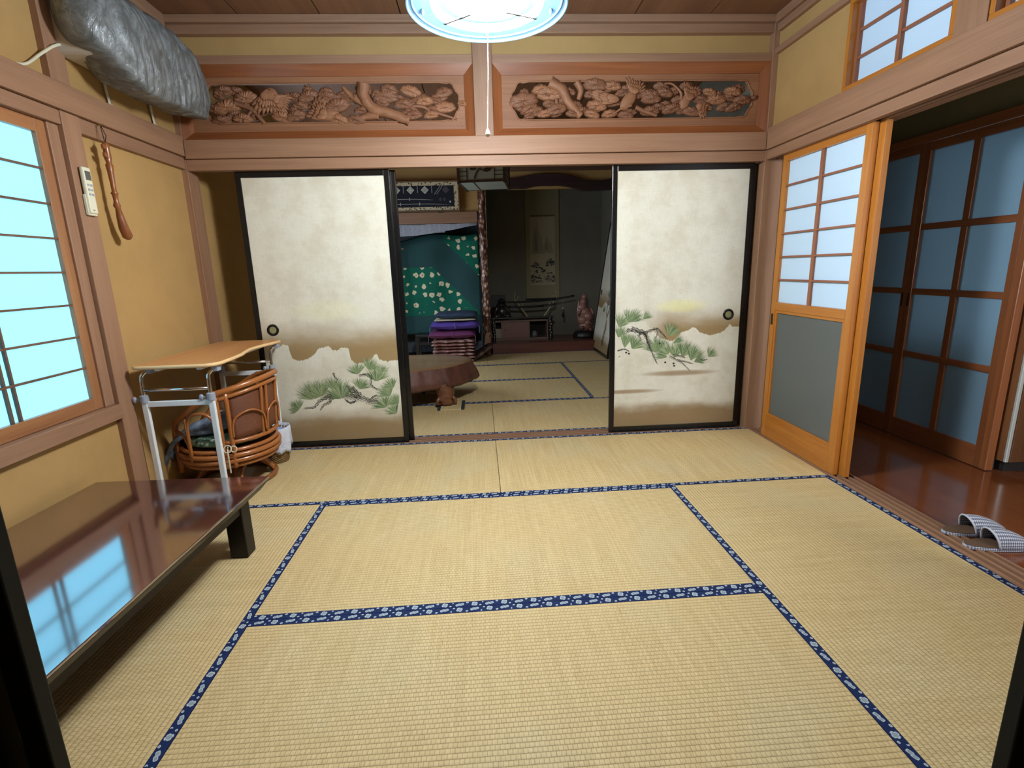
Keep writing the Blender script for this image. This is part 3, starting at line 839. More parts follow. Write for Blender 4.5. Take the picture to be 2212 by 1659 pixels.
def ranma(x0, x1, ox0, ox1, label, items):
    r = empty('carved_transom', ((x0+x1)/2, 1.85, 1.969), 0, label, 'carved panel', 'carved transoms', kind='structure')
    cx = (x0+x1)/2; w = x1-x0; h = .408
    a0, a1 = -w/2, w/2; iw, ih, ib = .055, .058, .05
    # mitred frame, sloping inwards
    def bar(q):
        mb = MB(); (A, B, Cc, D) = q           # outer pair A,B ; inner pair Cc,D
        vs = [(A[0], -.045, A[1]), (B[0], -.045, B[1]), (Cc[0], -.018, Cc[1]), (D[0], -.018, D[1]), (A[0], .02, A[1]), (B[0], .02, B[1]), (Cc[0], .02, Cc[1]), (D[0], .02, D[1])]
        mb.add(vs, [(0, 1, 2, 3), (4, 7, 6, 5), (0, 4, 5, 1), (1, 5, 6, 2), (2, 6, 7, 3), (3, 7, 4, 0)])
        return mb
    o = [(a0, 0), (a1, 0), (a1, h), (a0, h)]; i_ = [(a0+iw, ib), (a1-iw, ib), (a1-iw, h-ih), (a0+iw, h-ih)]
    for k in range(4):
        j = (k+1) % 4
        bar((o[k], o[j], i_[j], i_[k])).build('frame_side', WR('x' if k % 2 == 0 else 'z'), r)
    hz0, hz1 = .098, .314
    hole = cusped(ox0-cx, ox1-cx, hz0, hz1)
    outer = [i_[0], i_[1], i_[2], i_[3]]
    holed_plate(outer, hole, -.012, .012).build('carved_board', M_carve_lt, r)
    MB().tube([(p[0], -.013, p[1]) for p in hole], .0045, 6, closed=True).build('opening_bead', M_carve_lt, r, smooth=True)
    rnd = random.Random(len(items))
    for k in range(46):
        pine_pad(r, ox0-cx+.06+(ox1-ox0-.12)*((k*.6180339)%1), rnd.uniform(hz0+.02, hz1-.03), rnd.uniform(.03, .058), rnd.uniform(.022, .036), rnd, M_carve, y=.009)
    for it in items:
        k = it[0]
        if k == 'p': pine_pad(r, it[1]-cx, it[2]-1.969, it[3], it[4], rnd, M_carve if rnd.random() < .6 else M_carve_lt, y=rnd.uniform(-.012, .004))
        elif k == 't': bark_tube(r, [(a-cx, b-1.969) for a, b in it[1]], it[2], amp=.34, n=20, mat=M_carve_lt if it[2][0] > .02 else M_carve, name='carved_trunk' if it[2][0] > .02 else 'carved_branch', y=-.012, seed=rnd.random()*9)
        elif k == 'w': wing(r, it[1]-cx, it[2]-1.969, it[3], it[4], it[5], it[6], M_carve_lt, y=-.018)
        elif k == 'b':
            mb = MB(); mb.blob((it[1]-cx, -.016, it[2]-1.969), it[3], .018, it[4], 16, 10, Matrix.Rotation(-R(it[5]), 3, 'Y'))
            mb.build('carved_crane_body', M_carve_lt, r, smooth=True)
        elif k == 'n':
            c = catmull([(a-cx, -.024, b-1.969) for a, b in it[1]], 6); mm = len(c)
            MB().tube(c, [.010-.005*i/(mm-1) for i in range(mm)], 8).build('carved_crane_neck', M_carve_lt, r, smooth=True)
    return r
fz = lambda z: 1.994+(z-1.994)*1.0
# positions are metres in the wall plane
itR = []
zx = lambda px: .18+(px-320)/(1870-320)*1.52
zz_ = lambda py: 2.283-(py-555)/(815-555)*.216
for (px, py, rx) in ((390,690,95),(565,640,88),(500,610,55),(850,585,78),(960,592,58),(860,725,66),(600,752,70),(430,745,60),(1215,680,64),(1300,640,54),(830,782,52),(945,782,52),(1350,752,62),(1640,690,68),(1740,640,58),(1810,700,58),(1590,640,48),(1880,690,40),(1050,790,52),(1210,765,62),(1760,745,56),(530,775,50),(1480,775,60),(700,780,40)):
    itR.append(('p', zx(px), zz_(py), rx*.00098, rx*.00056))
itR += [('t', [(zx(560), zz_(560)), (zx(640), zz_(620)), (zx(680), zz_(700)), (zx(760), zz_(790))], (.034, .022), .3),
        ('t', [(zx(730), zz_(560)), (zx(755), zz_(620)), (zx(740), zz_(680))], (.022, .012)),
        ('t', [(zx(600), zz_(670)), (zx(605), zz_(760))], (.011, .009)),
        ('t', [(zx(1110), zz_(735)), (zx(1170), zz_(765)), (zx(1250), zz_(795))], (.014, .009)),
        ('w', zx(1085), zz_(650), .105, 20, 115, 9), ('w', zx(1000), zz_(690), .19, 158, 186, 7), ('b', zx(1060), zz_(690), .07, .036, 50),
        ('n', [(zx(1080), zz_(725)), (zx(1020), zz_(745)), (zx(975), zz_(775))]),
        ('w', zx(1440), zz_(700), .12, 30, 100, 9), ('b', zx(1430), zz_(700), .05, .032, 60), ('w', zx(1500), zz_(730), .10, -60, 0, 7),
        ('n', [(zx(1400), zz_(690)), (zx(1395), zz_(640)), (zx(1340), zz_(585)), (zx(1290), zz_(580))])]
zx2 = lambda px: -1.64+(px-235)/(1865-235)*1.49
itL = []
for (px, py, rx) in ((340,600,62),(475,640,76),(350,705,88),(300,795,58),(440,780,60),(700,775,72),(790,770,66),(1060,710,88),(1385,645,82),(1410,595,56),(1550,610,70),(1640,680,60),(1770,625,60),(1770,720,72),(1890,697,34),(1500,700,60),(1060,795,70),(880,640,70),(1000,640,66),(960,680,60),(1560,770,60),(1680,770,50),(1180,800,60),(820,700,50)):
    itL.append(('p', zx2(px), zz_(py+5), rx*.00096, rx*.00056))
itL += [('t', [(zx2(1250), zz_(560)), (zx2(1240), zz_(640)), (zx2(1290), zz_(720)), (zx2(1400), zz_(760)), (zx2(1530), zz_(812))], (.036, .026), .3),
        ('t', [(zx2(1250), zz_(700)), (zx2(1160), zz_(640)), (zx2(1110), zz_(580))], (.021, .010)),
        ('t', [(zx2(1330), zz_(770)), (zx2(1250), zz_(780)), (zx2(1190), zz_(805))], (.026, .014)),
        ('t', [(zx2(400), zz_(680)), (zx2(500), zz_(715)), (zx2(540), zz_(760)), (zx2(580), zz_(815))], (.014, .010)),
        ('t', [(zx2(450), zz_(805)), (zx2(500), zz_(740)), (zx2(545), zz_(720))], (.010, .009)),
        ('t', [(zx2(1500), zz_(715)), (zx2(1620), zz_(715)), (zx2(1680), zz_(760))], (.010, .008)),
        ('t', [(zx2(1690), zz_(750)), (zx2(1780), zz_(780)), (zx2(1850), zz_(805))], (.009, .006)),
        ('w', zx2(640), zz_(600), .16, 215, 300, 9), ('w', zx2(660), zz_(640), .12, -70, -5, 8), ('b', zx2(640), zz_(640), .05, .045, 60),
        ('w', zx2(990), zz_(795), .14, 95, 170, 8), ('b', zx2(1010), zz_(770), .06, .03, 10)]
ranma(-1.794, -.057, -1.66, -.15, 'carved openwork transom with pines and cranes, left of the short centre post', itL)
ranma(.062, 1.794, .18, 1.70, 'carved openwork transom with pines and cranes, right of the short centre post', itR)

# ------------------------------------------------------------------ pendant lamp
lamp = empty('pendant_lamp', (.0, .455, 2.072), 0, 'lit round ring lamp with clear blue-white dish hanging from the ceiling', 'lamp')
tm = NT('lamp_dish_acrylic')
tm.set(Base_Color=(.30, .58, .85), Roughness=.18, Specular_IOR_Level=.5)
_tr = tm.node('ShaderNodeBsdfTransparent'); _tr.inputs[0].default_value = (.66, .82, .95, 1)
_mx = tm.node('ShaderNodeMixShader'); _mx.inputs[0].default_value = .035
tm.l.new(_tr.outputs[0], _mx.inputs[1]); tm.l.new(tm.b.outputs[0], _mx.inputs[2]); tm.l.new(_mx.outputs[0], tm.out.inputs[0])
M_dish = tm.m
Rl = .283
dish = MB().lathe([(Rl-.006, .004), (Rl-.02, .018), (Rl-.05, .05), (.17, .085), (.10, .105), (.055, .115), (.055, .119), (.10, .109), (.17, .089), (Rl-.047, .054), (Rl-.016, .021), (Rl, .005)], 64, cap=False).build('dish', M_dish, lamp, smooth=True)
M_rim = plain('lamp_rim', (.05, .09, .12), .15, coat=.5)
MB().torus((0, 0, .004), Rl, .0065, 72, 8).torus((0, 0, .012), Rl-.018, .004, 72, 6).build('dish_rim', M_rim, dish, smooth=True)
M_tube = emit('ring_tube_light', (.93, 1.0, 1.04), LAMP_POWER)
MB().torus((0, 0, .012), .186, .0145, 56, 8).build('ring_tube', M_tube, lamp, smooth=True)
MB().torus((0, 0, .030), .138, .0145, 48, 8).build('ring_tube', M_tube, lamp, smooth=True)
MB().lathe([(.0001, -.0), (.05, .0), (.075, .012), (.078, .05), (.06, .10), (.0001, .115)], 32).build('lamp_body', plain('lamp_body_white', (.06, .07, .08), .35), lamp, smooth=True)
for k in range(10):
    a = k*2*PI/10 + .3; rr = Rl-.055 if k % 2 else Rl-.035
    MB().blob((rr*math.cos(a), rr*math.sin(a), .035 if k % 2 else .02), .007, .007, .012, 10, 6).build('screw_cap', M_rim, dish, smooth=True)
for a in (.4, 2.5, 4.6):
    MB().box(.075, .20, -.005, .005, -.004, .0, Matrix.Rotation(a, 4, 'Z')).build('tube_clip', M_chrome, lamp)
MB().tube([(0, 0, .11), (0, 0, .553)], .004, 8).build('cord', M_white, lamp)
ld = bpy.data.lights.new('ring_glow', 'POINT'); ld.shadow_soft_size = .10; ld.energy = 84; ld.color = (.93, 1.0, 1.04)
lo = bpy.data.objects.new('ring_glow', ld); COL.objects.link(lo); lo.parent = lamp; lo.location = (0, 0, -.115)
MB().lathe([(.05, .535), (.055, .55), (.055, .553)], 24).build('ceiling_rose', M_white, lamp)
pc_ = MB().tube([(-.0, 0, .0), (-.005, 0, -.2), (-.014, 0, -.395)], .0012, 6).build('pull_cord', M_white, lamp)
MB().lathe([(.0001, -.425), (.007, -.421), (.009, -.413), (.006, -.402), (.002, -.395), (.0001, -.395)], 14, Matrix.Translation((-.014, 0, 0))).build('pull_knob', M_cream, pc_, smooth=True)
# ------------------------------------------------------------------ bagged air conditioner
ac = empty('air_conditioner', (-1.828, 1.32, 2.06), 0, 'wall air conditioner wrapped in a grey translucent plastic bag, top left corner', 'air conditioner')
M_acbody = plain('ac_body', srgb(196, 188, 174), .5)
MB().box(0, .215, -.40, .36, .05, .31).build('casing', M_acbody, ac, bevel=.02)
MB().box(.2155, .22, -.36, .33, .06, .085).build('outlet_flap', M_white, ac, bevel=.002)
tb = NT('grey_plastic_bag')
nz = tb.noise(tb.map(tb.co(), (1, 2.2, 1)), 9, 5, .65, 1.4)
nz2 = tb.noise(tb.map(tb.co(), (1, 3.5, .8)), 24, 4, .6, 2.0)
tb.set(Base_Color=tb.mix(tb.sstep(nz, .35, .7), srgb(92, 94, 93), srgb(138, 141, 141)), Roughness=.24, Specular_IOR_Level=.8, Alpha=.84)  # lighter streaks put fold highlights into the base colour
tb.bump(tb.math('ADD', nz, tb.math('MULTIPLY', nz2, .6)), .6, .010)
def bag(u, v):
    w = 2*PI*u; s_ = -1 + 2*v
    e = max(0.0, 1-abs(s_)**3.6)**.40
    y = s_*.475
    cx_, cz_ = .147, .172 + .008*math.sin(5*s_)
    rx, rz = .148*e, .190*e
    c, sn = math.cos(w), math.sin(w)
    sq = lambda t, p: math.copysign(abs(t)**p, t)
    x = cx_ + rx*sq(c, .75); z = cz_ + rz*sq(sn, .72)
    z -= .24*(x-.145)
    if s_ < -.45: z += .05*(abs(s_)-.45)*1.2
    def ridge(p): return 1-abs(noise.noise(p))*2
    pl = ridge(Vector((y*9+z*3.5, x*2.2, z*1.1+4)))           # long pleats falling from the top
    pl2 = ridge(Vector((y*21+z*6, x*4, z*2.2+9)))
    q = .026*(pl-.5)*(.55+.45*max(0, sn)) + .010*(pl2-.5) + .012*noise.noise(Vector((x*4, y*6, z*4)))
    seam = math.exp(-((sn+.80)/.14)**2)*(.5+.5*c)             # loose fold along the lower front edge
    q += .022*seam*(1+.4*math.sin(y*22))
    x += c*q*e; z += sn*q*e
    return (max(x, .003), y - .005, z)
MB().grid(bag, 110, 110, True).build('plastic_bag', tb.m, ac, smooth=True)
for yy in (-.115, .235):
    MB().tube([(.012, yy, .075), (.012, yy+.005, .0), (.012, yy+.015, -.06), (.03, yy+.02, -.078)], .0085, 8, flat=.45).build('strap', plain('strap_tape', srgb(206, 198, 184), .6), ac)
cb = MB().tube(catmull([(-1.818, .70, 1.992), (-1.818, .76, 2.012), (-1.812, .83, 2.07), (-1.790, .88, 2.118), (-1.79, .93, 2.145), (-1.80, .965, 2.16)], 6), .006, 8)
tag(cb.build('power_cord', M_cream, None, smooth=True), 'cream power cord drooping from the bagged air conditioner', 'cord')

# ------------------------------------------------------------------ remote control and shoehorn
rm = empty('remote_control', (-1.80, .915, 1.452), 0, 'cream remote control in a holder on the post beside the paper window', 'remote control')
MB().box(.001, .016, -.027, .027, 0, .09).build('holder', M_cream, rm, bevel=.004)
rb_ = MB().box(.006, .024, -.024, .024, .008, .205).build('body', M_cream, rm, bevel=.006)
MB().box(.0235, .0248, -.016, .016, .150, .188).build('display', plain('lcd_grey', srgb(86, 86, 80), .25), rb_)
for k in range(3):
    for j in range(2):
        MB().box(.0235, .0252, -.015+j*.018, -.003+j*.018, .085+k*.02, .094+k*.02).build('button', M_greyplastic, rb_)
MB().box(.0235, .0245, -.008, .004, .022, .025).build('marking', M_gap, rb_)
M_horn = wood('shoehorn_wood', srgb(150, 86, 40), srgb(102, 54, 24), 'z', rough=.4, coat=.3)
sh = empty('shoehorn', (-1.765, 1.05, 1.36), 0, 'long carved wooden shoehorn hanging from a nail on the left wall', 'shoehorn')
zs = [0, .012, .05, .10, .14, .15, .17, .20, .205, .215, .25, .30, .33, .34, .36, .40, .42, .43]
rs = [.010, .022, .021, .016, .011, .016, .010, .012, .016, .010, .011, .013, .016, .010, .015, .013, .015, .008]
ys = [.045, .04, .022, .012, .006] + [.003]*13
MB().tube([(0, y_, z_) for y_, z_ in zip(ys, zs)], rs, 12).build('handle_and_blade', M_horn, sh, smooth=True)
for z_ in (.395, .36):
    MB().box(-.004, .010, -.026, -.010, z_, z_+.022).build('carved_notch', M_horn, sh, bevel=.004)
MB().tube([(0, .004, .425), (.004, .012, .46), (-.012, .014, .50), (-.012, .010, .50), (-.003, .002, .46), (0, .002, .425)], .0016, 6).build('hanging_cord', M_gap, sh)
MB().tube([(-.03, .012, .502), (.005, .012, .506)], .0025, 8).build('nail', M_brass, sh)

# ------------------------------------------------------------------ overbed table
ob = empty('overbed_table', (-1.57, 1.34, 0), 0, 'tall narrow table with wood top on white tube legs by the left wall', 'table')
pts = []
def arc2(cx, cy, r, a, b, n=6):
    for i in range(n+1):
        t = R(a+(b-a)*i/n); pts.append((cx+r*math.cos(t), cy+r*math.sin(t)))
# local: x across (-.195..+.2), y along (-.42...46)
arc2(-.155, -.385, .035, 180, 270); arc2(.125, -.345, .075, 270, 360)
for (x, y) in ((.198, -.22), (.188, -.10), (.165, .0), (.150, .08), (.150, .16), (.160, .24), (.178, .32)): pts.append((x, y))
arc2(.150, .415, .045, 0, 90); arc2(-.155, .425, .035, 90, 180)
M_obtop = wood('overbed_top', srgb(206, 150, 94), srgb(180, 122, 72), 'y', rough=.35, grain=30)
M_obedge = plain('pale_edge_band', srgb(226, 186, 134), .4)
MB().prism(pts, .742, .760, 'xy').build('table_top', M_obtop, ob, bevel=.003)
e = MB(); e.tube([(p[0], p[1], .7505) for p in pts], .0096, 8, closed=True)
e.build('edge_band', M_obedge, ob, smooth=True)
for yy, sx in ((-.385, 1), (.375, 1)):
    for x0 in (-.175, .145):
        xx = x0 + (.005 if yy > 0 else 0)
        lg_ = MB().box(xx-.014, xx+.014, yy-.010, yy+.010, .05, .585).build('leg', M_white, ob, bevel=.004)
        MB().tube(catmull([(xx, yy, .56), (xx, yy, .68), (xx+.004, yy+.006*1, .705), (xx+.018, yy+.02, .722), (xx+.035, yy+.03, .722)], 5), .0095, 10).build('chrome_upright', M_chrome, ob, smooth=True)
        MB().box(xx+.012, xx+.046, yy+.012, yy+.05, .712, .7415).build('top_bracket', M_greyplastic, ob, bevel=.004)
        MB().lathe([(.0195, .0), (.0195, .034), (.013, .038)], 16, Matrix.Translation((xx, yy, .572))).build('clamp_collar', M_greyplastic, lg_)
        MB().tube([(xx-.018, yy-.004, .587), (xx-.036, yy-.006, .587)], .006, 8).blob((xx-.044, yy-.006, .587), .012, .009, .017, 10, 8).build('clamp_knob', M_greyplastic, lg_, smooth=True)
    MB().tube([(-.175, yy, .632), (.145, yy, .632)], .0085, 10).build('chrome_crossbar', M_chrome, ob, smooth=True)
    MB().box(-.165, .140, yy-.008, yy+.008, .548, .576).build('white_crossbar', M_white, ob, bevel=.003)
    ft_ = MB().tube([(-.20, yy, .052), (.185, yy, .052)], .0165, 14).build('foot_tube', M_white, ob, smooth=True)
    for xx in (-.205, .19):
        MB().lathe([(.0001, -.012), (.014, -.010), (.0185, 0), (.0185, .02)], 14, Matrix.Translation((xx, yy, .052)) @ Matrix.Rotation(PI/2 if xx < 0 else -PI/2, 4, 'Y')).build('foot_cap', M_greyplastic, ft_, smooth=True)
        g = Matrix.Translation((xx-math.copysign(.012, xx), yy, .0235)) @ Matrix.Rotation(PI/2, 4, 'X')
        MB().lathe([(.012, -.014), (.021, -.012), (.0235, -.006), (.0235, .006), (.021, .012), (.012, .014)], 18, g).build('caster', M_greyplastic, ft_, smooth=True)
for xx in (-.1, .1):
    MB().box(xx-.012, xx+.012, -.37, .37, .724, .7415).build('under_rail', M_white, ob)

# ------------------------------------------------------------------ rattan chair, cushion, denim, basket
M_rat = plain('rattan', srgb(160, 94, 44), .32, coat=.3)
M_rat_d = plain('rattan_dark', srgb(136, 76, 34), .35, coat=.3)
ch = empty('rattan_chair', (-1.555, 1.335, 0), 0, 'round rattan tub chair under the narrow white-legged table', 'chair')
for z_, r_, t_ in ((.158, .235, .014), (.188, .252, .0145), (.218, .256, .0145), (.245, .244, .012)):
    MB().torus((0, 0, z_), r_, t_, 48, 8).build('seat_ring', M_rat, ch, smooth=True)
MB().lathe([(.0001, .232), (.24, .232), (.24, .242), (.0001, .242)], 36).build('seat_panel', M_rat_d, ch)
def tub(th): # height of the top rail by angle from the back (degrees)
    a = abs(th)
    return .625 - .05*(a/70)**1.6 if a < 70 else (.575 - .14*((a-70)/50)**1.2 if a < 120 else .435 - .15*((a-120)/28)**1.6)
def at(th, z, r=.262): return (r*math.cos(R(th)), r*math.sin(R(th)), z)
arm = [at(t, tub(t), .262 + .02*(1-abs(t)/150)) for t in range(-146, 147, 4)]
top = [at(-152, .10, .26), at(-152, .20, .262)] + arm + [at(152, .20, .262), at(152, .10, .26)]
MB().tube(catmull(top, 2), .0155, 10).build('top_rail', M_rat, ch, smooth=True)
MB().tube(catmull([at(t, tub(t)-.036, .258 + .02*(1-abs(t)/150)) for t in range(-70, 71, 5)], 2), .011, 8).build('under_rail', M_rat, ch, smooth=True)
for th in (-72, -62, 62, 72):
    MB().tube(catmull([at(th, .15, .25), at(th, .3, .258), at(th, tub(th)-.01, .27)], 4), .0125, 8).build('back_post', M_rat, ch, smooth=True)
for th in (-22, -14, 14, 22):
    MB().tube(catmull([at(th, .29, .25), at(th, .42, .26), at(th, tub(th)-.03, .275)], 4), .009, 8).build('back_post', M_rat, ch, smooth=True)
for (a, b, zt) in ((-146, -112, .36), (-110, -76, .47), (76, 110, .47), (112, 146, .36)):
    loop = [at(a, .22), at(a, zt-.08), at(a+(b-a)*.2, zt-.015), at((a+b)/2, zt), at(b-(b-a)*.2, zt-.015), at(b, zt-.08), at(b, .22)]
    MB().tube(catmull(loop, 5), .008, 8).build('side_loop', M_rat, ch, smooth=True)
for th in (-111, 111):
    MB().tube([at(th, .20), at(th, tub(th)-.01)], .010, 8).build('side_post', M_rat, ch, smooth=True)
tw = NT('woven_rattan')
xw, yw, zw = tw.xyz(tw.co())
wv = tw.math('MULTIPLY', tw.math('SINE', tw.math('MULTIPLY', zw, 900)), tw.math('SINE', tw.math('MULTIPLY', tw.math('ADD', xw, yw), 900)))
tw.set(Base_Color=tw.mix(tw.sstep(wv, -.4, .5), srgb(88, 48, 30), srgb(134, 78, 46)), Roughness=.5); tw.bump(wv, .5, .002)
MB().grid(lambda u, v: at(-60+120*u, .30+.02*math.cos(PI*(u-.5)) + v*(tub(-60+120*u)-.045-.30), .252+.012*v), 24, 8).build('woven_back', tw.m, ch, smooth=True, solid=.004)
MB().tube([at(t, .295, .252) for t in range(-70, 71, 7)], .012, 8).build('lower_back_rail', M_rat, ch, smooth=True)
for (a, b) in ((-60, -20), (20, 60), (-18, 18)):
    MB().tube(catmull([at(a, .32, .268), at(a+3, .42, .272), at((a+b)/2, .46, .276), at(b-3, .42, .272), at(b, .32, .268)], 5), .006, 6).build('back_loop', M_rat, ch, smooth=True)
for k in range(4):
    th = 25 + 90*k
    MB().tube(catmull([at(th, .15, .10), at(th, .10, .13), at(th, .03, .205)], 5), .0135, 8).build('base_leg', M_rat, ch, smooth=True)
    MB().tube(catmull([at(th+8, .02, .21), at(th+14, .10, .16), at(th+45, .14, .14), at(th+76, .10, .16), at(th+82, .02, .21)], 5), .009, 8).build('base_arch', M_rat, ch, smooth=True)
MB().torus((0, 0, .0165), .215, .0155, 48, 8).build('base_ring', M_rat_d, ch, smooth=True)
MB().lathe([(.10, .12), (.105, .15), (.06, .152)], 24).build('swivel_plate', M_gap, ch)
for th in (-72, 72):
    for k in range(3):
        MB().torus(at(th, tub(th)+.0-.004*k, .278), .0165, .002, 14, 5, Matrix.Rotation(PI/2, 3, 'X') @ Matrix.Rotation(.3*k, 3, 'Y')).build('binding', M_rat, ch, smooth=True)

def leafy(name, base, c2, c3, sc):
    t = NT(name)
    v = t.node('ShaderNodeTexVoronoi'); v.inputs['Scale'].default_value = sc
    t.l.new(t.map(t.co(), (1, .6, 1), rot=(0, 0, .6)), v.inputs['Vector'])
    n = t.noise(t.co(), sc*.6, 3, .6, 1.0)
    c = t.mix(t.sstep(v.outputs['Distance'], .2, .5), c2, base)
    c = t.mix(t.sstep(n, .52, .6), c, c3)
    t.set(Base_Color=c, Roughness=.85, Specular_IOR_Level=.2); t.bump(n, .2, .003)
    return t.m
M_leaf = leafy('leaf_print_cloth', srgb(112, 152, 128), srgb(214, 214, 188), srgb(66, 92, 88), 38)
cu = empty('seat_cushion', (-1.555, 1.335, .2585), 0, 'green leaf-patterned round cushion on the rattan chair', 'cushion')
MB().lathe([(.0001, .0), (.18, .0), (.218, .010), (.226, .024), (.215, .040), (.17, .052), (.08, .056), (.0001, .056)], 40, wob=lambda w, z: 1+.012*math.sin(7*w)).build('pad', M_leaf, cu, smooth=True)
M_tie = plain('tie_string', srgb(206, 196, 172), .8)
tx, ty = .226*math.cos(R(-68)), .226*math.sin(R(-68))
MB().tube(catmull([(tx, ty, .02), (tx*1.16, ty*1.16, .006), (tx*1.27, ty*1.27, -.02), (tx*1.25, ty*1.25, -.08), (tx*1.24, ty*1.24, -.125)], 5), .004, 6).build('tie', M_tie, cu)
MB().torus((tx*1.22, ty*1.22, .008), .02, .0035, 16, 6, Matrix.Rotation(1.2, 3, 'X')).torus((tx*1.22+.03, ty*1.22+.005, .006), .016, .0035, 16, 6, Matrix.Rotation(1.4, 3, 'X')).build('tie', M_tie, cu)

tj = NT('denim')
nj = tj.noise(tj.co(), 16, 5, .7); nf = tj.noise(tj.map(tj.co(), (1, 1, .2)), 500, 2)
tj.set(Base_Color=tj.mix(tj.sstep(nj, .35, .7), srgb(88, 104, 128), srgb(146, 160, 178)), Roughness=.9, Specular_IOR_Level=.1); tj.bump(tj.math('ADD', nj, tj.math('MULTIPLY', nf, .4)), .4, .006)
dn = empty('denim_trousers', (-1.555, 1.335, 0), 0, 'blue denim garment draped over the seat of the rattan chair', 'clothing')
def denim(u, v):
    # u along from hanging end to the seat, v across
    path = catmull([(-.275, -.17, .20), (-.235, -.15, .285), (-.17, -.135, .345), (-.06, -.11, .375), (.04, -.07, .40), (.10, -.05, .42)], 10)
    i = min(int(u*(len(path)-1)), len(path)-2); f = u*(len(path)-1)-i
    p = path[i].lerp(path[i+1], f)
    w = .065 + .075*u
    y = p.y + (v-.5)*2*w + .05
    z = p.z + .018*math.sin(v*9+u*5) + .02*noise.noise(Vector((u*4, v*4, 1))) - .35*max(0, abs(v-.5)-.3)*.6
    return (p.x, y, max(z, .332) if u > .42 else z)
MB().grid(denim, 34, 22).build('cloth', tj.m, dn, smooth=True, solid=.022, sub=1)
MB().grid(lambda u, v: (.02+.06*u, -.16+.07*v, .425+.012*math.sin(3*u)+.01*v), 8, 8).build('pocket', tj.m, dn, smooth=True, solid=.006)

bk = empty('waste_basket', (-1.415, 1.60, 0), 0, 'small woven waste basket lined with a white plastic bag beside the rattan chair', 'basket')
tk = NT('basket_weave')
bx, by, bz = tk.xyz(tk.co())
ww = tk.math('MULTIPLY', tk.math('SINE', tk.math('MULTIPLY', bz, 420)), tk.math('SINE', tk.math('MULTIPLY', tk.math('ARCTAN2', by, bx), 26)))
tk.set(Base_Color=tk.mix(tk.sstep(ww, -.5, .5), srgb(96, 70, 38), srgb(158, 126, 76)), Roughness=.7); tk.bump(ww, .8, .004)
MB().lathe([(.0001, .003), (.068, .003), (.072, .01), (.084, .20), (.086, .215), (.080, .215), (.066, .012), (.0001, .012)], 28).build('woven_body', tk.m, bk, smooth=True)
tbg = NT('white_bin_bag')
nb = tbg.noise(tbg.co(), 22, 4, .65, 1.5)
tbg.set(Base_Color=srgb(214, 218, 232), Roughness=.4, Alpha=.94); tbg.bump(nb, .8, .01)
def binbag(u, v):
    w = 2*PI*u
    prof = [(.074, .16), (.082, .218), (.093, .232), (.097, .20), (.095, .14), (.094, .085)]
    i = min(int(v*5), 4); f = v*5-i
    r = prof[i][0]*(1-f)+prof[i+1][0]*f; z = prof[i][1]*(1-f)+prof[i+1][1]*f
    r += .005*math.sin(9*w+3*v)*(.4+v) + .004*math.sin(17*w); z += (.02*math.sin(3*w+.5) + .012*math.sin(7*w))*max(0, v-.25)*1.3
    return (r*math.cos(w), r*math.sin(w), z)
MB().grid(binbag, 48, 16, True).build('liner_bag', tbg.m, bk, smooth=True, solid=.001)
MB().blob((0, 0, .19), .07, .07, .028, 16, 8, fn=lambda d: 1+.25*noise.noise(d*4)).build('crumpled_blue_liner', leafy('blue_liner', srgb(120, 140, 186), srgb(70, 92, 146), srgb(190, 200, 224), 60), bk, smooth=True)

# ------------------------------------------------------------------ low lacquer table
lt = empty('low_table', (-1.421, -.07, .002), R(-2.3), 'low rectangular table with glossy dark red-brown lacquer top under the paper window', 'table')
tl = NT('red_lacquer')
fl_ = tl.noise(tl.map(tl.co(), (1, .12, 1)), 14, 5, .6, 1.0); sw = tl.noise(tl.co(), 9, 3)
tl.set(Base_Color=tl.mix(tl.sstep(fl_, .35, .7), srgb(50, 22, 26), srgb(78, 38, 38)), Roughness=.10, Coat_Weight=1.0, Coat_Roughness=.085, Coat_IOR=3.2, IOR=1.9)
tl.bump(sw, .012, .02)
M_lact_d = plain('dark_lacquer_edge', srgb(32, 20, 18), .4, spec=.3)
tp = MB(); hx, hy = .375, .64
tp.add([(-hx, -hy, .31), (hx, -hy, .31), (hx, hy, .31), (-hx, hy, .31), (-hx, -hy, .3005), (hx, -hy, .3005), (hx, hy, .3005), (-hx, hy, .3005)],
       [(0, 1, 2, 3), (4, 7, 6, 5), (0, 4, 5, 1), (1, 5, 6, 2), (2, 6, 7, 3), (3, 7, 4, 0)])
tp.build('table_top', tl.m, lt, bevel=.002)
ed = MB(); i1, i2 = (hx, hy, .3004), (hx-.03, hy-.03, .262)
ed.add([(s_*a[0], t_*a[1], a[2]) for a in (i1, i2) for s_, t_ in ((-1, -1), (1, -1), (1, 1), (-1, 1))], [(0, 1, 2, 3), (4, 7, 6, 5), (0, 4, 5, 1), (1, 5, 6, 2), (2, 6, 7, 3), (3, 7, 4, 0)])
ed.build('bevelled_edge', M_lact_d, lt)
for s_ in (-1, 1):
    MB().box(s_*(hx-.085)-.012, s_*(hx-.085)+.012, -hy+.08, hy-.08, .20, .262).build('apron', M_lact_d, lt)
    MB().box(-hx+.08, hx-.08, s_*(hy-.085)-.012, s_*(hy-.085)+.012, .20, .262).build('apron', M_lact_d, lt)
    for t_ in (-1, 1):
        MB().box(s_*(hx-.105)-.037, s_*(hx-.105)+.037, t_*(hy-.105)-.035, t_*(hy-.105)+.035, 0, .262).build('leg', plain('table_leg_black', srgb(22, 15, 14), .4, spec=.3), lt, bevel=.004)

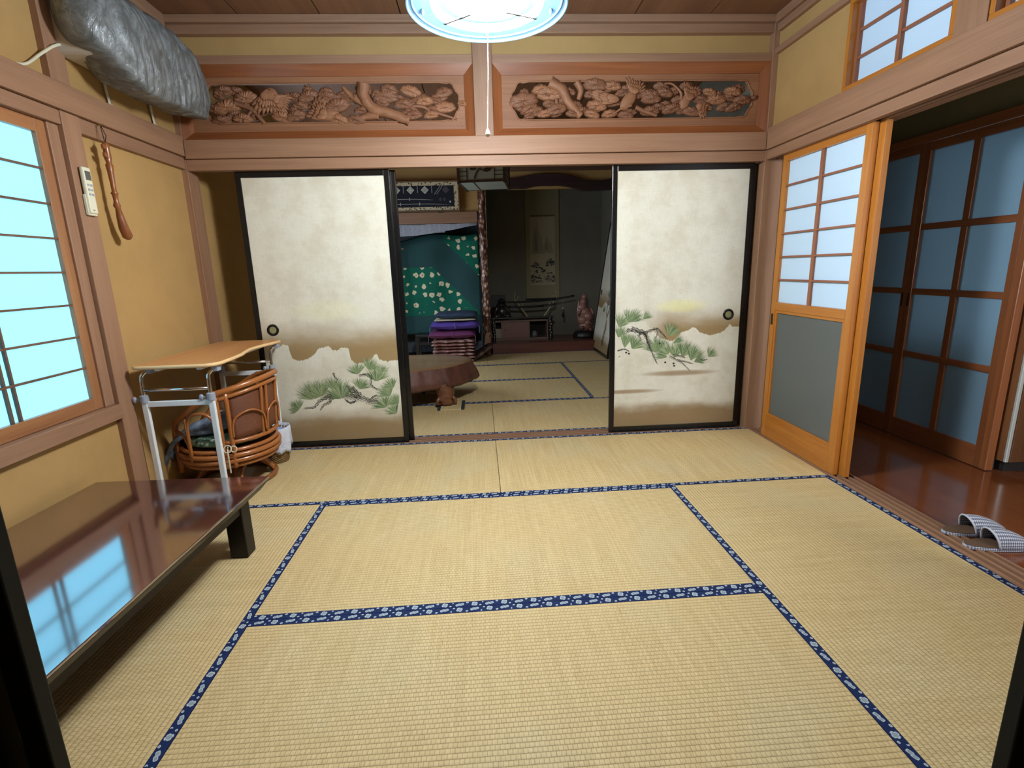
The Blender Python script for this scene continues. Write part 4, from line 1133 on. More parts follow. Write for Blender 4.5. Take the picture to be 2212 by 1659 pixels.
# ------------------------------------------------------------------ hallway: glazed doors, cabinet, slippers
def hall_door(name, y0, w, label):
    r = panel(name, (2.71, y0, .0), PI/2, label)
    h = 1.845
    frame_parts(r, w, h, .034, .038, .05, .12, WH)
    zs = [.12, .555, .955, 1.35, h-.05]; xm = w/2
    for j in (1, 2, 3):
        MB().box(.038, w-.038, -.014, .014, zs[j]-.019, zs[j]+.019).build('muntin', WH('x'), r, bevel=.002)
    for j in range(4):
        a = zs[j] + (.019 if j else 0); b = zs[j+1] - (.019 if j < 3 else 0)
        MB().box(xm-.02, xm+.02, -.013, .013, a, b).build('muntin', WH('z'), r, bevel=.002)
        for (c, d) in ((.038, xm-.02), (xm+.02, w-.038)):
            MB().box(c, d, -.003, .003, a, b).build('glass_pane', M_glass_hall, r)
    px_ = w-.022 if name == 'door_12' else .022
    MB().box(px_-.006, px_+.006, .0165, .0185, .86, .945).build('finger_pull', M_gap, r)
    return r
hall_door('door_12', .925, .662, 'dark glazed hallway door with eight frosted panes, nearer the cabinet')
hall_door('door_13', 1.590, .78, 'dark glazed hallway door with eight frosted panes, half hidden by the shoji door')
trim(WH('y'), 2.685, 2.735, .90, 2.4, 1.847, 1.90, 'dark head rail above the glazed hallway doors')
trim(WH('z'), 2.69, 2.735, .885, .924, 0, 1.90, 'dark jamb between the glazed hallway doors and the cabinet')
cbn = empty('cabinet', (2.75, .60, -.004), 0, 'tall brown cabinet with a pale metal edge strip beside the glazed hallway doors', 'cabinet')
M_cabs = wood('cabinet_side_wood', srgb(140, 92, 54), srgb(104, 62, 34), 'z', rough=.4, grain=16)
M_cabd = wood('cabinet_door_wood', srgb(104, 66, 40), srgb(78, 46, 26), 'z', rough=.4, grain=16)
MB().box(.0, .62, .255, .33, .065, 1.9).build('side_panel', M_cabs, cbn, bevel=.002)
MB().box(.022, .62, .237, .2545, .065, 1.9).build('door', M_cabd, cbn, bevel=.002)
MB().box(.0, .020, .240, .254, .065, 1.9).build('metal_edge_strip', plain('pale_metal', srgb(198, 204, 200), .35, .3), cbn, bevel=.003)
MB().box(.03, .62, .27, .32, .0, .064).build('toe_kick', M_gap, cbn)

def gingham():
    t = NT('gingham_cloth')
    x, y, z = t.xyz(t.co())
    a = t.math('SIGN', t.math('SINE', t.math('MULTIPLY', x, 2*PI/.0085))); b = t.math('SIGN', t.math('SINE', t.math('MULTIPLY', t.math('ARCTAN2', z, y), 2*PI/.19)))
    f = t.math('MULTIPLY_ADD', t.math('ADD', a, b), .25, .5)
    t.set(Base_Color=t.ramp(f, [(0.0, srgb(84, 88, 108)), (.5, srgb(134, 138, 154)), (1.0, srgb(206, 208, 214))]), Roughness=.9)
    return t.m
M_ging = gingham()
M_insole = plain('insole_brown', srgb(92, 68, 50), .8)
def slipper(x, y, ang, label, z=-.003):
    s_ = empty('slipper', (x, y, z), ang, label, 'slipper', 'slippers on the hallway floor')
    def outline(t):   # half width along the length t 0..1
        t = min(max(t, 0.0), 1.0); return .044*(max(0.0, 1-abs(2*t-1)**3.2))**.5*(.88+.16*t)
    L = .255; n = 20
    left = [(L*(.5-.5*math.cos(PI*i/n)), outline(.5-.5*math.cos(PI*i/n))) for i in range(n+1)]
    left = left[1:-1]
    poly = [(p[0], -p[1]) for p in left] + [(p[0], p[1]) for p in reversed(left)]
    MB().prism(poly, .0, .014, 'xy').build('sole', M_ging, s_, bevel=.003)
    poly2 = [(.004+p[0]*.965, p[1]*.9) for p in poly]
    MB().prism(poly2, .0142, .017, 'xy').build('insole', M_insole, s_)
    def upper(u, v):
        t = .42 + .57*u; w = outline(t)+.003; a = PI*v
        hgt = (.058*(1-(u)**2.2) + .012)*(1 if u < .98 else .5)
        xx = L*t - .035*math.sin(a)*(1-u)*.6
        return (xx, -w*math.cos(a), .012 + hgt*math.sin(a)**.8)
    up_ = MB().grid(upper, 14, 18).build('upper', M_ging, s_, smooth=True, solid=.005)
    c = [upper(0, v/18) for v in range(19)]
    MB().tube(c, .0042, 6).build('piping', plain('slipper_piping', srgb(190, 194, 204), .8), up_, smooth=True)
    return s_
slipper(1.890, .294, R(-6), 'grey gingham slipper on the hallway floor, farther from the viewer')
slipper(1.878, .182, R(-6), 'grey gingham slipper on the hallway floor, nearer to the viewer')
# ------------------------------------------------------------------ far room: alcove woodwork
M_tokofloor = wood('alcove_floor_wood', srgb(112, 62, 52), srgb(76, 38, 32), 'x', rough=.3, coat=.3, grain=10)
st = empty('trim_alcove', (0, 0, 0), 0, 'dark red-brown raised alcove floor with a polished front beam', 'trim', kind='structure')
box('front_beam', M_tokofloor, .085, 1.83, 5.545, 5.64, -.05, .14, st, bevel=.004)
box('alcove_board', M_tokofloor, .03, 1.83, 5.641, 6.42, .09, .128, st)
wave_t = [(.05, 2.33), (.25, 2.325), (.441, 2.335), (.70, 2.375), (.932, 2.385), (1.15, 2.365), (1.30, 2.325), (1.363, 2.30), (1.50, 2.285), (1.65, 2.29), (1.83, 2.33)]
wave_b = [(1.83, 2.165), (1.60, 2.155), (1.363, 2.155), (1.20, 2.20), (1.05, 2.225), (.93, 2.225), (.75, 2.225), (.60, 2.20), (.438, 2.20), (.25, 2.185), (.05, 2.19)]
ct = catmull([(a, 0, b) for a, b in wave_t], 4); cbm = catmull([(a, 0, b) for a, b in wave_b], 4)
wbm = MB().prism([(p.x, p.z) for p in ct+cbm], 5.50, 5.555, 'xz').build('trim_wave_beam', wood('dark_natural_beam', srgb(58, 38, 40), srgb(34, 22, 26), 'x', rough=.4, coat=.3), None, bevel=.008)
tag(wbm, 'dark wavy natural beam across the top of the alcove', 'beam', kind='structure')
trim(WDK('x'), .06, 1.83, 5.52, 5.556, 2.42, 2.47, 'thin rail above the wavy alcove beam')
ln = trim(WD('x'), -1.83, -.06, 5.50, 5.62, 1.785, 1.925, 'pale lintel over the recess with the hanging cloth')
# gnarled post
tp_ = NT('gnarled_bark')
vb = tp_.node('ShaderNodeTexVoronoi'); vb.inputs['Scale'].default_value = 26
tp_.l.new(tp_.map(tp_.co(), (1, 1, .55)), vb.inputs['Vector'])
nb_ = tp_.noise(tp_.co(), 20, 4, .6, 1.0)
tp_.set(Base_Color=tp_.mix(tp_.sstep(vb.outputs['Distance'], .15, .55), srgb(196, 152, 124), srgb(84, 48, 38)), Roughness=.3, Coat_Weight=.4)
tp_.bump(vb.outputs['Distance'], .9, .012)
gp = MB()
def post(u, v):
    w = 2*PI*u; z = -.02 + v*2.55
    r = .054 + .006*noise.noise(Vector((math.cos(w)*1.5, math.sin(w)*1.5, z*6))) + .007*max(0, noise.noise(Vector((math.cos(w)*2.6, math.sin(w)*2.6, z*16+3))))*2
    return (.012+.006*math.sin(z*3)+r*math.cos(w), 5.525+r*math.sin(w), z)
gp.grid(post, 28, 150, True)
po = gp.build('trim_post', tp_.m, None, smooth=True)
tag(po, 'polished gnarled natural post between the alcove and the cushion recess', 'post', kind='structure')
cutp = MB(); cutp.prism([(.012+.036*math.cos(2*PI*k/24), .17+.145*math.sin(2*PI*k/24)) for k in range(24)], 5.462, 5.475, 'xz').build('cut_face', plain('cut_face_wood', srgb(140, 106, 84), .4), po)

# ------------------------------------------------------------------ hanging scroll
sc = empty('hanging_scroll', (.918, 6.41, .70), 0, 'hanging scroll with an ink mountain landscape in the alcove', 'scroll')
M_silk = plain('scroll_silk', srgb(132, 122, 92), .8); M_silk2 = plain('scroll_paper', srgb(156, 144, 118), .8)
MB().box(-.255, .255, -.004, 0, 0, 1.72).build('mount', M_silk, sc)
MB().box(-.19, .19, -.0055, -.0041, .21, 1.25).build('painting_paper', M_silk2, sc)
MB().box(-.19, .19, -.0058, -.0041, 1.225, 1.25).build('mount_band', plain('scroll_band', srgb(100, 78, 56), .8), sc)
MB().tube([(-.275, -.012, 0), (.275, -.012, 0)], .013, 10).build('roller', M_lacq_matte, sc)
MB().tube([(-.26, -.006, 1.72), (.26, -.006, 1.72)], .008, 8).build('top_bar', M_lacq_matte, sc)
rnd = random.Random(11)
mk = [plain('scroll_ink_pale', srgb(136, 127, 105), .8), plain('scroll_ink_mid', srgb(106, 102, 88), .8), plain('scroll_ink_dark', srgb(46, 50, 48), .8)]
mm = MB()
def mount(cx, zb, w, h, mi, y):
    mm.cur = mi; n = 26; top = []
    for i in range(n+1):
        t = i/n; e = max(0, 1-abs(2*t-1)**.75)*.62 + .38*max(0, 1-abs(2*t-1)**2.2)
        top.append((cx-w/2+w*t, zb + h*e*(.88+.24*rnd.random())))
    mm.add([(a, y, b) for a, b in top] , [tuple(range(n+1))])
mount(-.09, .70, .17, .46, 0, -.0060); mount(-.13, .68, .10, .33, 0, -.00602); mount(-.03, .68, .13, .30, 0, -.00604); mount(.07, .70, .13, .28, 0, -.0061); mount(.12, .69, .10, .18, 0, -.00612); mount(-.10, .72, .06, .30, 1, -.0062); mount(.06, .74, .035, .14, 1, -.00622)
kk = 0
for (xa, xb, za, zb, nn) in ((-.18, -.04, .47, .56, 40), (.06, .185, .50, .62, 44), (-.185, -.02, .25, .42, 60), (.02, .185, .26, .42, 54), (-.12, .06, .40, .47, 16)):
    for j in range(nn):
        kk += 1; t_ = rnd.random(); xc = xa+(xb-xa)*rnd.random(); zc = za+(zb-za)*rnd.random()*(1-.5*abs(2*(xc-xa)/(xb-xa)-1)); r_ = rnd.uniform(.007, .019)
        mm.cur = rnd.choice((1, 2, 2, 2)) if rnd.random() < .85 else 0
        mm.add([(max(-.188, min(.188, xc+r_*1.3*math.cos(q*PI/3)*rnd.uniform(.6, 1.2))), -.0063-kk*1e-6, max(.215, zc+r_*.75*math.sin(q*PI/3)*rnd.uniform(.7, 1.2))) for q in range(6)], [tuple(range(6))])
mm.build('painted_landscape', mk, sc)

# ------------------------------------------------------------------ alcove cabinet, carved stand, swords, figures
ac_ = empty('low_cabinet', (.53, 6.10, .129), 0, 'low wooden cabinet with a reddish sliding door standing in the alcove', 'cabinet')
M_lc = wood('low_cabinet_wood', srgb(120, 94, 78), srgb(92, 68, 56), 'x', rough=.5)
MB().box(-.40, .40, -.14, .14, .27, .295).build('top', M_lc, ac_, bevel=.002)
MB().box(-.40, .40, -.14, .14, .0, .03).build('bottom', M_lc, ac_)
for xx in (-.40, -.30, .11, .385): MB().box(xx, xx+.015, -.13, .14, .03, .27).build('upright', M_lc, ac_)
MB().box(-.40, .40, .12, .14, .03, .27).build('back', M_gap, ac_)
MB().box(-.285, .11, -.125, -.112, .031, .269).build('sliding_door', plain('reddish_door', srgb(122, 84, 76), .5), ac_)
MB().torus((-.24, -.126, .15), .013, .002, 16, 5, Matrix.Rotation(PI/2, 3, 'X')).build('door_ring', M_gap, ac_)
MB().box(-.385, -.30, -.10, -.09, .031, .17).build('pale_drawer', plain('pale_drawer', srgb(140, 130, 112), .6), ac_)
cs = empty('carved_stand', (.53, 5.93, .129), 0, 'narrow black carved stand with pearl-inlaid legs in front of the low cabinet', 'stand')
M_pearl = plain('pearl_inlay', srgb(170, 160, 160), .25)
MB().box(-.44, .48, -.02, .02, .325, .345).build('top_rail', M_lacq_matte, cs)
for xx in (-.41, .43):
    MB().tube(catmull([(xx, 0, .33), (xx-.01, -.005, .24), (xx+.006, 0, .12), (xx, 0, 0)], 6), [.030, .03, .029, .028, .026, .025, .024, .023, .022, .021, .021, .021, .021, .022, .022, .023, .024, .026, .028][:19], 10).build('leg', M_lacq_matte, cs, smooth=True)
    for k in range(6):
        MB().blob((xx+.01*math.sin(k*2), -.026, .06+k*.042), .007, .006, .013, 8, 6, Matrix.Rotation(.6*(-1)**k, 3, 'Y')).build('pearl_inlay', M_pearl, cs, smooth=True)
stn = empty('sword_stand', (.76, 6.06, .426), 0, 'antler sword stand on the low cabinet', 'stand')
M_antler = plain('antler', srgb(150, 134, 100), .5)
MB().box(-.25, .25, -.06, .06, 0, .035).build('base', M_lacq_matte, stn, bevel=.008)
for s_ in (-1, 1):
    MB().tube(catmull([(s_*.12, 0, .03), (s_*.17, -.01, .10), (s_*.255, -.03, .22), (s_*.305, -.035, .28), (s_*.31, -.035, .34), (s_*.30, -.03, .41)], 6), [.014-.0003*i for i in range(31)], 8).build('antler', M_antler, stn, smooth=True)
    MB().tube(catmull([(s_*.305, -.035, .28), (s_*.275, -.06, .315), (s_*.265, -.06, .345)], 5), .006, 8).build('antler_tine', M_antler, stn, smooth=True)
    MB().tube(catmull([(s_*.22, -.02, .17), (s_*.20, -.06, .21), (s_*.205, -.065, .24)], 5), .006, 8).build('antler_tine', M_antler, stn, smooth=True)
def sword(x0, x1, xh, z, y, label, curve=.03, tilt=0.0):
    o = empty('sword', ((x0+x1)/2, y, z), 0, label, 'sword', 'swords on the antler stand')
    L = x1-x0; f = lambda x: -curve*(1-((2*x/L))**2) + tilt*x/L
    pts_ = [(-L/2+i*(xh-x0)/12, 0, f(-L/2+i*(xh-x0)/12)) for i in range(13)]
    MB().tube(pts_, .0135, 8).build('scabbard', M_lacq, o, smooth=True)
    hp = [(xh-x0-L/2+i*(x1-xh)/6, 0, f(xh-x0-L/2+i*(x1-xh)/6)) for i in range(7)]
    gr_ = MB().tube(hp, .0145, 8).build('grip', M_lacq_matte, o, smooth=True)
    for i in range(1, 6):
        MB().torus(hp[i], .0148, .0025, 10, 5, Matrix.Rotation(PI/2, 3, 'Y')).build('grip_binding', plain('grip_cord', srgb(58, 60, 70), .7), gr_, smooth=True)
    MB().lathe([(.0001, -.003), (.032, -.003), (.034, 0), (.032, .003), (.0001, .003)], 18, Matrix.Translation(hp[0]) @ Matrix.Rotation(PI/2, 4, 'Y')).build('hand_guard', M_lacq_matte, o, smooth=True)
    return o
sword(.25, 1.33, 1.03, .725, 5.985, 'long black sword on the topmost rest of the antler stand', .03, .06)
sword(.36, 1.05, .86, .632, 6.005, 'shorter black sword on the lower rest of the antler stand', .02, .02)
ts = MB().lathe([(.0001, 0), (.017, .003), (.016, .10), (.012, .112), (.0001, .114)], 12).build('hanging_tassel', M_lacq_matte, None, smooth=True)
ts.location = (1.16, 5.985, .44); tag(ts, 'black tassel with a pale bead hanging from the long sword', 'tassel')
MB().blob((0, 0, .135), .014, .014, .018, 12, 8).build('bead', M_antler, ts, smooth=True)
MB().tube([(0, 0, .15), (.0, 0, .285)], .0015, 5).build('cord', M_antler, ts)
bt = empty('tasselled_bottle', (.73, 5.985, .161), 0, 'small corded bottle standing in the open right bay of the low cabinet', 'bottle')
MB().lathe([(.0001, 0), (.04, .0), (.045, .02), (.042, .06), (.03, .09), (.012, .10), (.0001, .10)], 16).build('body', plain('bottle_glaze', srgb(84, 88, 84), .4), bt, smooth=True)

def figure_from(name, blobs, mat, label, cat, loc, vox, seedamp=.0):
    mbx = MB()
    for b in blobs:
        if b[0] == 'b': mbx.blob(b[1], b[2], b[3], b[4], 14, 10, Matrix.Rotation(b[5], 3, b[6]) if len(b) > 5 else None)
        else: mbx.tube(catmull(b[1], 5), b[2], 8)
    root = empty(name, loc, 0, label, cat)
    o = mbx.build('body', mat, root, smooth=True)
    m = o.modifiers.new('remesh', 'REMESH'); m.mode = 'VOXEL'; m.voxel_size = vox; m.use_smooth_shade = True
    return root
M_dk = plain('dark_carved_wood', srgb(34, 24, 25), .35, coat=.3)
ho = figure_from('seated_statue', [('b', (0, 0, .065), .125, .085, .07), ('b', (0, -.035, .125), .09, .075, .085), ('b', (0, 0, .19), .09, .06, .06), ('b', (0, -.02, .265), .047, .047, .052),
    ('b', (-.085, -.03, .15), .035, .04, .075, .5, 'Y'), ('b', (.085, -.03, .15), .035, .04, .075, -.5, 'Y'), ('b', (-.08, -.07, .06), .06, .04, .035), ('b', (.08, -.07, .06), .06, .04, .035),
    ('b', (0, -.085, .105), .03, .03, .03), ('b', (-.05, -.02, .265), .012, .015, .03), ('b', (.05, -.02, .265), .012, .015, .03), ('b', (0, -.065, .262), .010, .012, .010), ('b', (-.12, .01, .11), .05, .05, .09)],
    M_dk, 'dark carved seated figure on the left end of the low cabinet', 'statue', (.25, 6.06, .429), .006)
sbk = MB().box(-.105, .105, -.02, .02, 0, .36).build('backing_block', plain('block_black', srgb(38, 38, 42), .6), None, bevel=.004)
sbk.location = (.21, 6.20, .426); tag(sbk, 'tall dark plaque behind the seated figure', 'plaque')
M_pk = plain('pinkish_carved_wood', srgb(140, 96, 84), .35, coat=.3)
M_pk2 = plain('reddish_carved_wood', srgb(104, 58, 50), .35, coat=.3)
sf = figure_from('standing_statue', [('b', (0, 0, .07), .10, .07, .08), ('b', (-.03, -.01, .16), .085, .065, .085), ('b', (.045, -.02, .21), .075, .06, .075), ('b', (.0, 0, .27), .085, .06, .08), ('b', (-.045, 0, .35), .07, .055, .075), ('b', (-.03, -.005, .43), .052, .05, .055), ('b', (-.02, -.01, .505), .044, .044, .046), ('b', (-.02, -.045, .50), .009, .01, .009),
    ('t', [(.085, -.02, .16), (.11, -.03, .26), (.085, -.02, .33)], .018), ('t', [(-.10, -.02, .12), (-.12, -.02, .28), (-.10, -.01, .44)], .013), ('b', (-.09, -.02, .30), .03, .035, .05), ('b', (.03, -.055, .12), .05, .03, .04)],
    M_pk, 'pinkish carved wooden figure on a black base at the right of the alcove', 'statue', (1.50, 6.0, .232), .006)
MB().lathe([(.0001, 0), (.18, 0), (.185, .03), (.165, .075), (.14, .10), (.0001, .103)], 20, Matrix.Diagonal((1.0, .72, 1, 1)), wob=lambda w, z: 1+.06*math.sin(5*w)).build('rock_base', M_lacq_matte, sf, smooth=True).location = (.0, 0, -.1035)
for (x, y, z, r_) in ((.07, -.07, .02, .03), (-.06, -.075, .05, .03), (.09, -.05, .10, .022)):
    MB().blob((x, y, z), r_, r_*.8, r_, 12, 8).build('carved_detail', M_pk2, sf, smooth=True)

# ------------------------------------------------------------------ leaning painted door
ld_paper = fusuma_paper('leaning_door_paper', .94, 1.795, [(0, .62), (.25, .60), (.4, .70), (.6, .66), (.94, .72)], 'left')
lean = R(8.5)
ldr = fusuma('spare_sliding_door', 1.525, 5.70, .94, 'spare black-framed painted door leaning against the right wall of the far room', None, ld_paper, .10)
ldr.rotation_mode = 'XYZ'
Mx = Matrix.Translation((1.535, 5.70, .004)) @ Matrix.Rotation(lean, 4, 'Y') @ Matrix.Rotation(-PI/2, 4, 'Z')
ldr.matrix_world = Mx
del ldr['kind']
mb = MB(); rnd = random.Random(5)
for (cx, cz, r_, a0, a1, n) in ((.62, .90, .13, 30, 160, 60), (.74, .78, .12, 30, 160, 60), (.55, .76, .10, 30, 160, 50), (.80, .60, .10, 30, 150, 50), (.40, .55, .10, 30, 160, 40)):
    fan(mb, cx, cz, r_, a0, a1, n, yP, rnd)
mb.build('painted_pine_needles', M_needle, ldr)
mb = MB()
for pts_, w0, w1 in (([(.55, .10), (.58, .25), (.62, .38), (.60, .48)], .05, .02), ([(.60, .48), (.66, .62), (.72, .78)], .018, .008), ([(.60, .48), (.55, .62), (.60, .88)], .014, .006)):
    stroke(mb, pts_, w0, w1, yP-.0003, rnd)
mb.build('painted_pine_trunk', [plain('painted_bark', srgb(104, 70, 52), .8), M_ink[0]], ldr)

# ------------------------------------------------------------------ framed display of sword fittings
pf = empty('framed_display', (-.86, 5.492, 1.928), 0, 'framed dark display of swords and diamond crests under the far-room ceiling', 'framed picture', rot=(R(3), 0, 0))
tfb = NT('floral_border')
vf = tfb.node('ShaderNodeTexVoronoi'); vf.inputs['Scale'].default_value = 32; tfb.l.new(tfb.co(), vf.inputs['Vector'])
tfb.set(Base_Color=tfb.mix(tfb.sstep(vf.outputs['Distance'], .25, .45), srgb(92, 70, 60), srgb(196, 180, 146)), Roughness=.8)
M_pfr = wood('picture_frame_wood', srgb(120, 92, 66), srgb(88, 62, 44), 'x', rough=.4)
hw, hh = .58, .385
for (a, b, c, d) in ((-hw, hw, 0, .018), (-hw, hw, hh-.018, hh), (-hw, -hw+.018, .018, hh-.018), (hw-.018, hw, .018, hh-.018)):
    MB().box(a, b, -.03, .0, c, d).build('frame_side', M_pfr, pf, bevel=.003)
MB().box(-hw+.018, hw-.018, -.012, -.004, .018, hh-.018).build('floral_mat', tfb.m, pf)
M_navy = plain('navy_cloth', srgb(24, 26, 38), .9)
MB().box(-hw+.072, hw-.072, -.0145, -.0121, .062, hh-.062).build('navy_backing', M_navy, pf)
M_ivory = plain('ivory_paper', srgb(206, 202, 186), .6); M_dpurple = plain('dim_purple', srgb(70, 54, 66), .7)
for i, xx in enumerate((-.43, -.23, -.05, .135, .405)):
    m_ = M_dpurple if i == 4 else M_ivory; s_ = .049
    s_dia = MB().prism([(xx-s_, .272), (xx, .272-s_), (xx+s_, .272), (xx, .272+s_)], -.0172, -.0146, 'xz').build('crest_diamond', m_, pf)
    g = Matrix.Rotation(PI/2, 3, 'X')
    cd_ = s_dia
    mb = MB(); mb.torus((xx, -.0178, .272), .026, .0022, 24, 5, g); mb.torus((xx, -.0178, .272), .015, .0018, 18, 5, g)
    if i in (1,): mb.box(xx-.016, xx+.016, -.0182, -.0172, .262, .266).box(xx-.016, xx+.016, -.0182, -.0172, .277, .281).box(xx-.002, xx+.002, -.0182, -.0172, .256, .288)
    if i == 3: mb.torus((xx-.005, -.0178, .268), .006, .0016, 12, 5, g).torus((xx+.006, -.0178, .276), .006, .0016, 12, 5, g)
    mb.build('crest_emblem', plain('crest_grey', srgb(96, 96, 92), .6), cd_)
M_steel = plain('steel', srgb(176, 178, 180), .3, .6)
for xx in (-.14, .04, .225):
    MB().box(xx-.006, xx+.006, -.0165, -.0146, .235, .325).build('small_blade', plain('grey_bar', srgb(120, 122, 126), .5), pf)
for (xx, zz2) in ((.255, .205), (.285, .205)):
    M_ = Matrix.Translation((xx+.05, -.0160, zz2+.075)) @ Matrix.Rotation(R(38), 4, 'Y')
    MB().box(-.004, .004, -.0012, .0012, -.08, .08, M_).build('needle_blade', M_steel, pf)
for k, (x0, x1, z_, sg) in enumerate(((-.52, .255, .155, 1), (-.52, .47, .095, 1))):
    c = [(x0+(x1-x0)*i/24, -.019, z_+.016*(1-(2*i/24-1)**2)-.008) for i in range(25)]
    rr = [.0095]*21 + [.008, .006, .004, .001]
    MB().tube(c, rr, 8, flat=.6).build('mounted_blade', M_steel, pf, smooth=True)
    for fx in (.35, .62):
        i = int(fx*24)
        MB().box(c[i][0]-.004, c[i][0]+.004, -.022, -.0146, c[i][2]-.018, c[i][2]+.018).build('blade_clip', M_ivory, pf)
for xx in (.33, .385):
    MB().torus((xx, -.0172, .155), .011, .0028, 16, 5, Matrix.Rotation(PI/2, 3, 'X') @ Matrix.Diagonal((.75, 1.4, 1)).to_3x3()).build('sword_guard', M_steel, pf)
MB().box(.446, .466, -.0165, -.0146, .112, .134).build('seal', M_ivory, pf)
M_hang = plain('iron_hook', srgb(30, 26, 24), .6)
for xx in (-.4, .32):
    MB().box(xx-.03, xx+.03, -.04, .0, -.012, -.001).build('support_hook', M_hang, pf)

# ------------------------------------------------------------------ newspaper, hanging green cloth, rack, stool
tn = NT('newsprint')
nx, ny, nz_ = tn.xyz(tn.co())
rows = tn.sstep(tn.math('SINE', tn.math('MULTIPLY', nz_, 2*PI/.011)), .0, .4)
word = tn.sstep(tn.noise(tn.map(tn.co(), (1, 1, .01)), 160, 1), .47, .55)
colm = tn.sstep(tn.math('SINE', tn.math('MULTIPLY', nx, 2*PI/.13)), -.93, -.86)
blk = tn.node('ShaderNodeTexVoronoi'); blk.inputs['Scale'].default_value = 5.5; tn.l.new(tn.co(), blk.inputs['Vector'])
big = tn.sstep(tn.xyz(blk.outputs['Color'])[0], .80, .82)
ink = tn.math('MULTIPLY', tn.math('MULTIPLY', rows, word), colm)
c_ = tn.mix(tn.math('MULTIPLY', ink, .7), srgb(178, 182, 194), srgb(70, 72, 84))
tn.set(Base_Color=tn.mix(tn.math('MULTIPLY', big, .6), c_, srgb(70, 74, 92)), Roughness=.9)
def news(name, x0, x1, za, zb, y, label, sl):
    o = empty(name, ((x0+x1)/2, y, za), 0, label, 'newspaper', 'newspapers over the green cloth')
    MB().grid(lambda u, v: (-(x1-x0)/2+(x1-x0)*u, .03*v+.006*math.sin(6*u), (zb-za)*v + sl*(u)*(1-v)+.004*math.sin(9*u)), 16, 6).build('sheet', tn.m, o, solid=.002)
news('newspaper', -1.30, -.50, 1.615, 1.783, 5.605, 'newspaper sheet hanging below the pale lintel, left of the other one', .06)
news('newspaper', -.76, -.07, 1.655, 1.784, 5.585, 'newspaper sheet hanging below the pale lintel, beside the gnarled post', .10)
tg = NT('green_floral_cloth')
gx, gy, gz = tg.xyz(tg.co())
vg = tg.node('ShaderNodeTexVoronoi'); vg.inputs['Scale'].default_value = 8.2; vg.inputs['Randomness'].default_value = .55
gw = tg.noise(tg.co(), 26, 2, .5, 0.0, 'Color')
vadd = tg.node('ShaderNodeVectorMath', operation='ADD'); sc_ = tg.node('ShaderNodeVectorMath', operation='SCALE'); tg.l.new(gw, sc_.inputs[0]); sc_.inputs['Scale'].default_value = .05
tg.l.new(tg.comb(gx, 0.0, gz), vadd.inputs[0]); tg.l.new(sc_.outputs[0], vadd.inputs[1]); tg.l.new(vadd.outputs[0], vg.inputs['Vector'])
flower = tg.math('SUBTRACT', 1.0, tg.sstep(vg.outputs['Distance'], .27, .31))
core = tg.math('SUBTRACT', 1.0, tg.sstep(vg.outputs['Distance'], .06, .10))
s1_ = tg.math('ADD', gx, tg.math('MULTIPLY', gz, 1.0))         # diagonal plain band
band = tg.math('MULTIPLY', tg.sstep(tg.math('ADD', gz, tg.math('MULTIPLY', gx, 1.02)), .50, .505), tg.math('SUBTRACT', 1.0, tg.sstep(tg.math('ADD', gz, tg.math('MULTIPLY', gx, 1.02)), 1.02, 1.025)))
hem = tg.math('SUBTRACT', 1.0, tg.sstep(gz, .555, .56))
topb = tg.math('MULTIPLY', tg.math('SUBTRACT', 1.0, tg.sstep(gx, -.55, -.53)), tg.sstep(gz, 1.22, 1.225))
plainm = tg.math('MAXIMUM', band, tg.math('MAXIMUM', hem, topb))
gcol = tg.mix(tg.math('MULTIPLY', tg.noise(tg.co(), 8, 2), .5), srgb(28, 108, 88), srgb(20, 78, 66))
gcol = tg.mix(flower, gcol, srgb(226, 212, 178)); gcol = tg.mix(core, gcol, srgb(150, 112, 90))
tg.set(Base_Color=tg.mix(plainm, gcol, srgb(46, 78, 80)), Roughness=.8, Specular_IOR_Level=.15)
gc = empty('green_cloth', (0, 5.64, 0), 0, 'dark green cloth with cream blossoms hanging in the cushion recess', 'cloth')
def cloth(u, v):
    x = -1.42 + 1.36*u; z = .30 + v*1.37
    t_ = 1.68 - .10*(1-u)**1.5 - .03*math.sin(u*9)
    z = .30 + v*(t_-.30)
    y = .03*math.sin(x*11+1.5*noise.noise(Vector((x, z*1.5, 0)))) * (1-.6*v) + .05*noise.noise(Vector((x*2.5, z*2.5, 4))) + .12*(1-v)*0 + (.10*max(0, v-.93)/.07)
    return (x, y+.05, z)
MB().grid(cloth, 70, 50).build('sheet', tg.m, gc, smooth=True, solid=.004)
rk = empty('garment_rack', (-1.16, 5.50, 0), 0, 'thin black metal garment rack left of the hanging green cloth', 'rack')
MB().tube([(0, 0, .03), (.0, 0, 1.47)], .010, 8).build('pole', M_lacq_matte, rk)
MB().tube([(-.35, 0, 1.47), (.105, 0, 1.47)], .007, 8).build('top_bar', M_chrome, rk)
MB().tube([(0, -.20, .012), (0, .10, .012)], .011, 8).build('foot', M_lacq_matte, rk)
MB().lathe([(.016, .65), (.018, .68), (.016, .71)], 10).build('collar', M_lacq_matte, rk)
sl_ = empty('stool', (-.80, 5.36, .003), 0, 'small black stool behind the stack of floor cushions', 'stool')
for xx in (-.13, .20):
    for yy in (-.10, .13):
        MB().box(xx-.022, xx+.022, yy-.02, yy+.02, 0, .30).build('leg', M_lacq_matte, sl_)
MB().box(-.15, .22, -.12, .15, .30, .34).build('seat', M_lacq_matte, sl_, bevel=.008)
MB().box(-.12, .19, -.11, -.09, .20, .235).build('stretcher', M_lacq_matte, sl_)

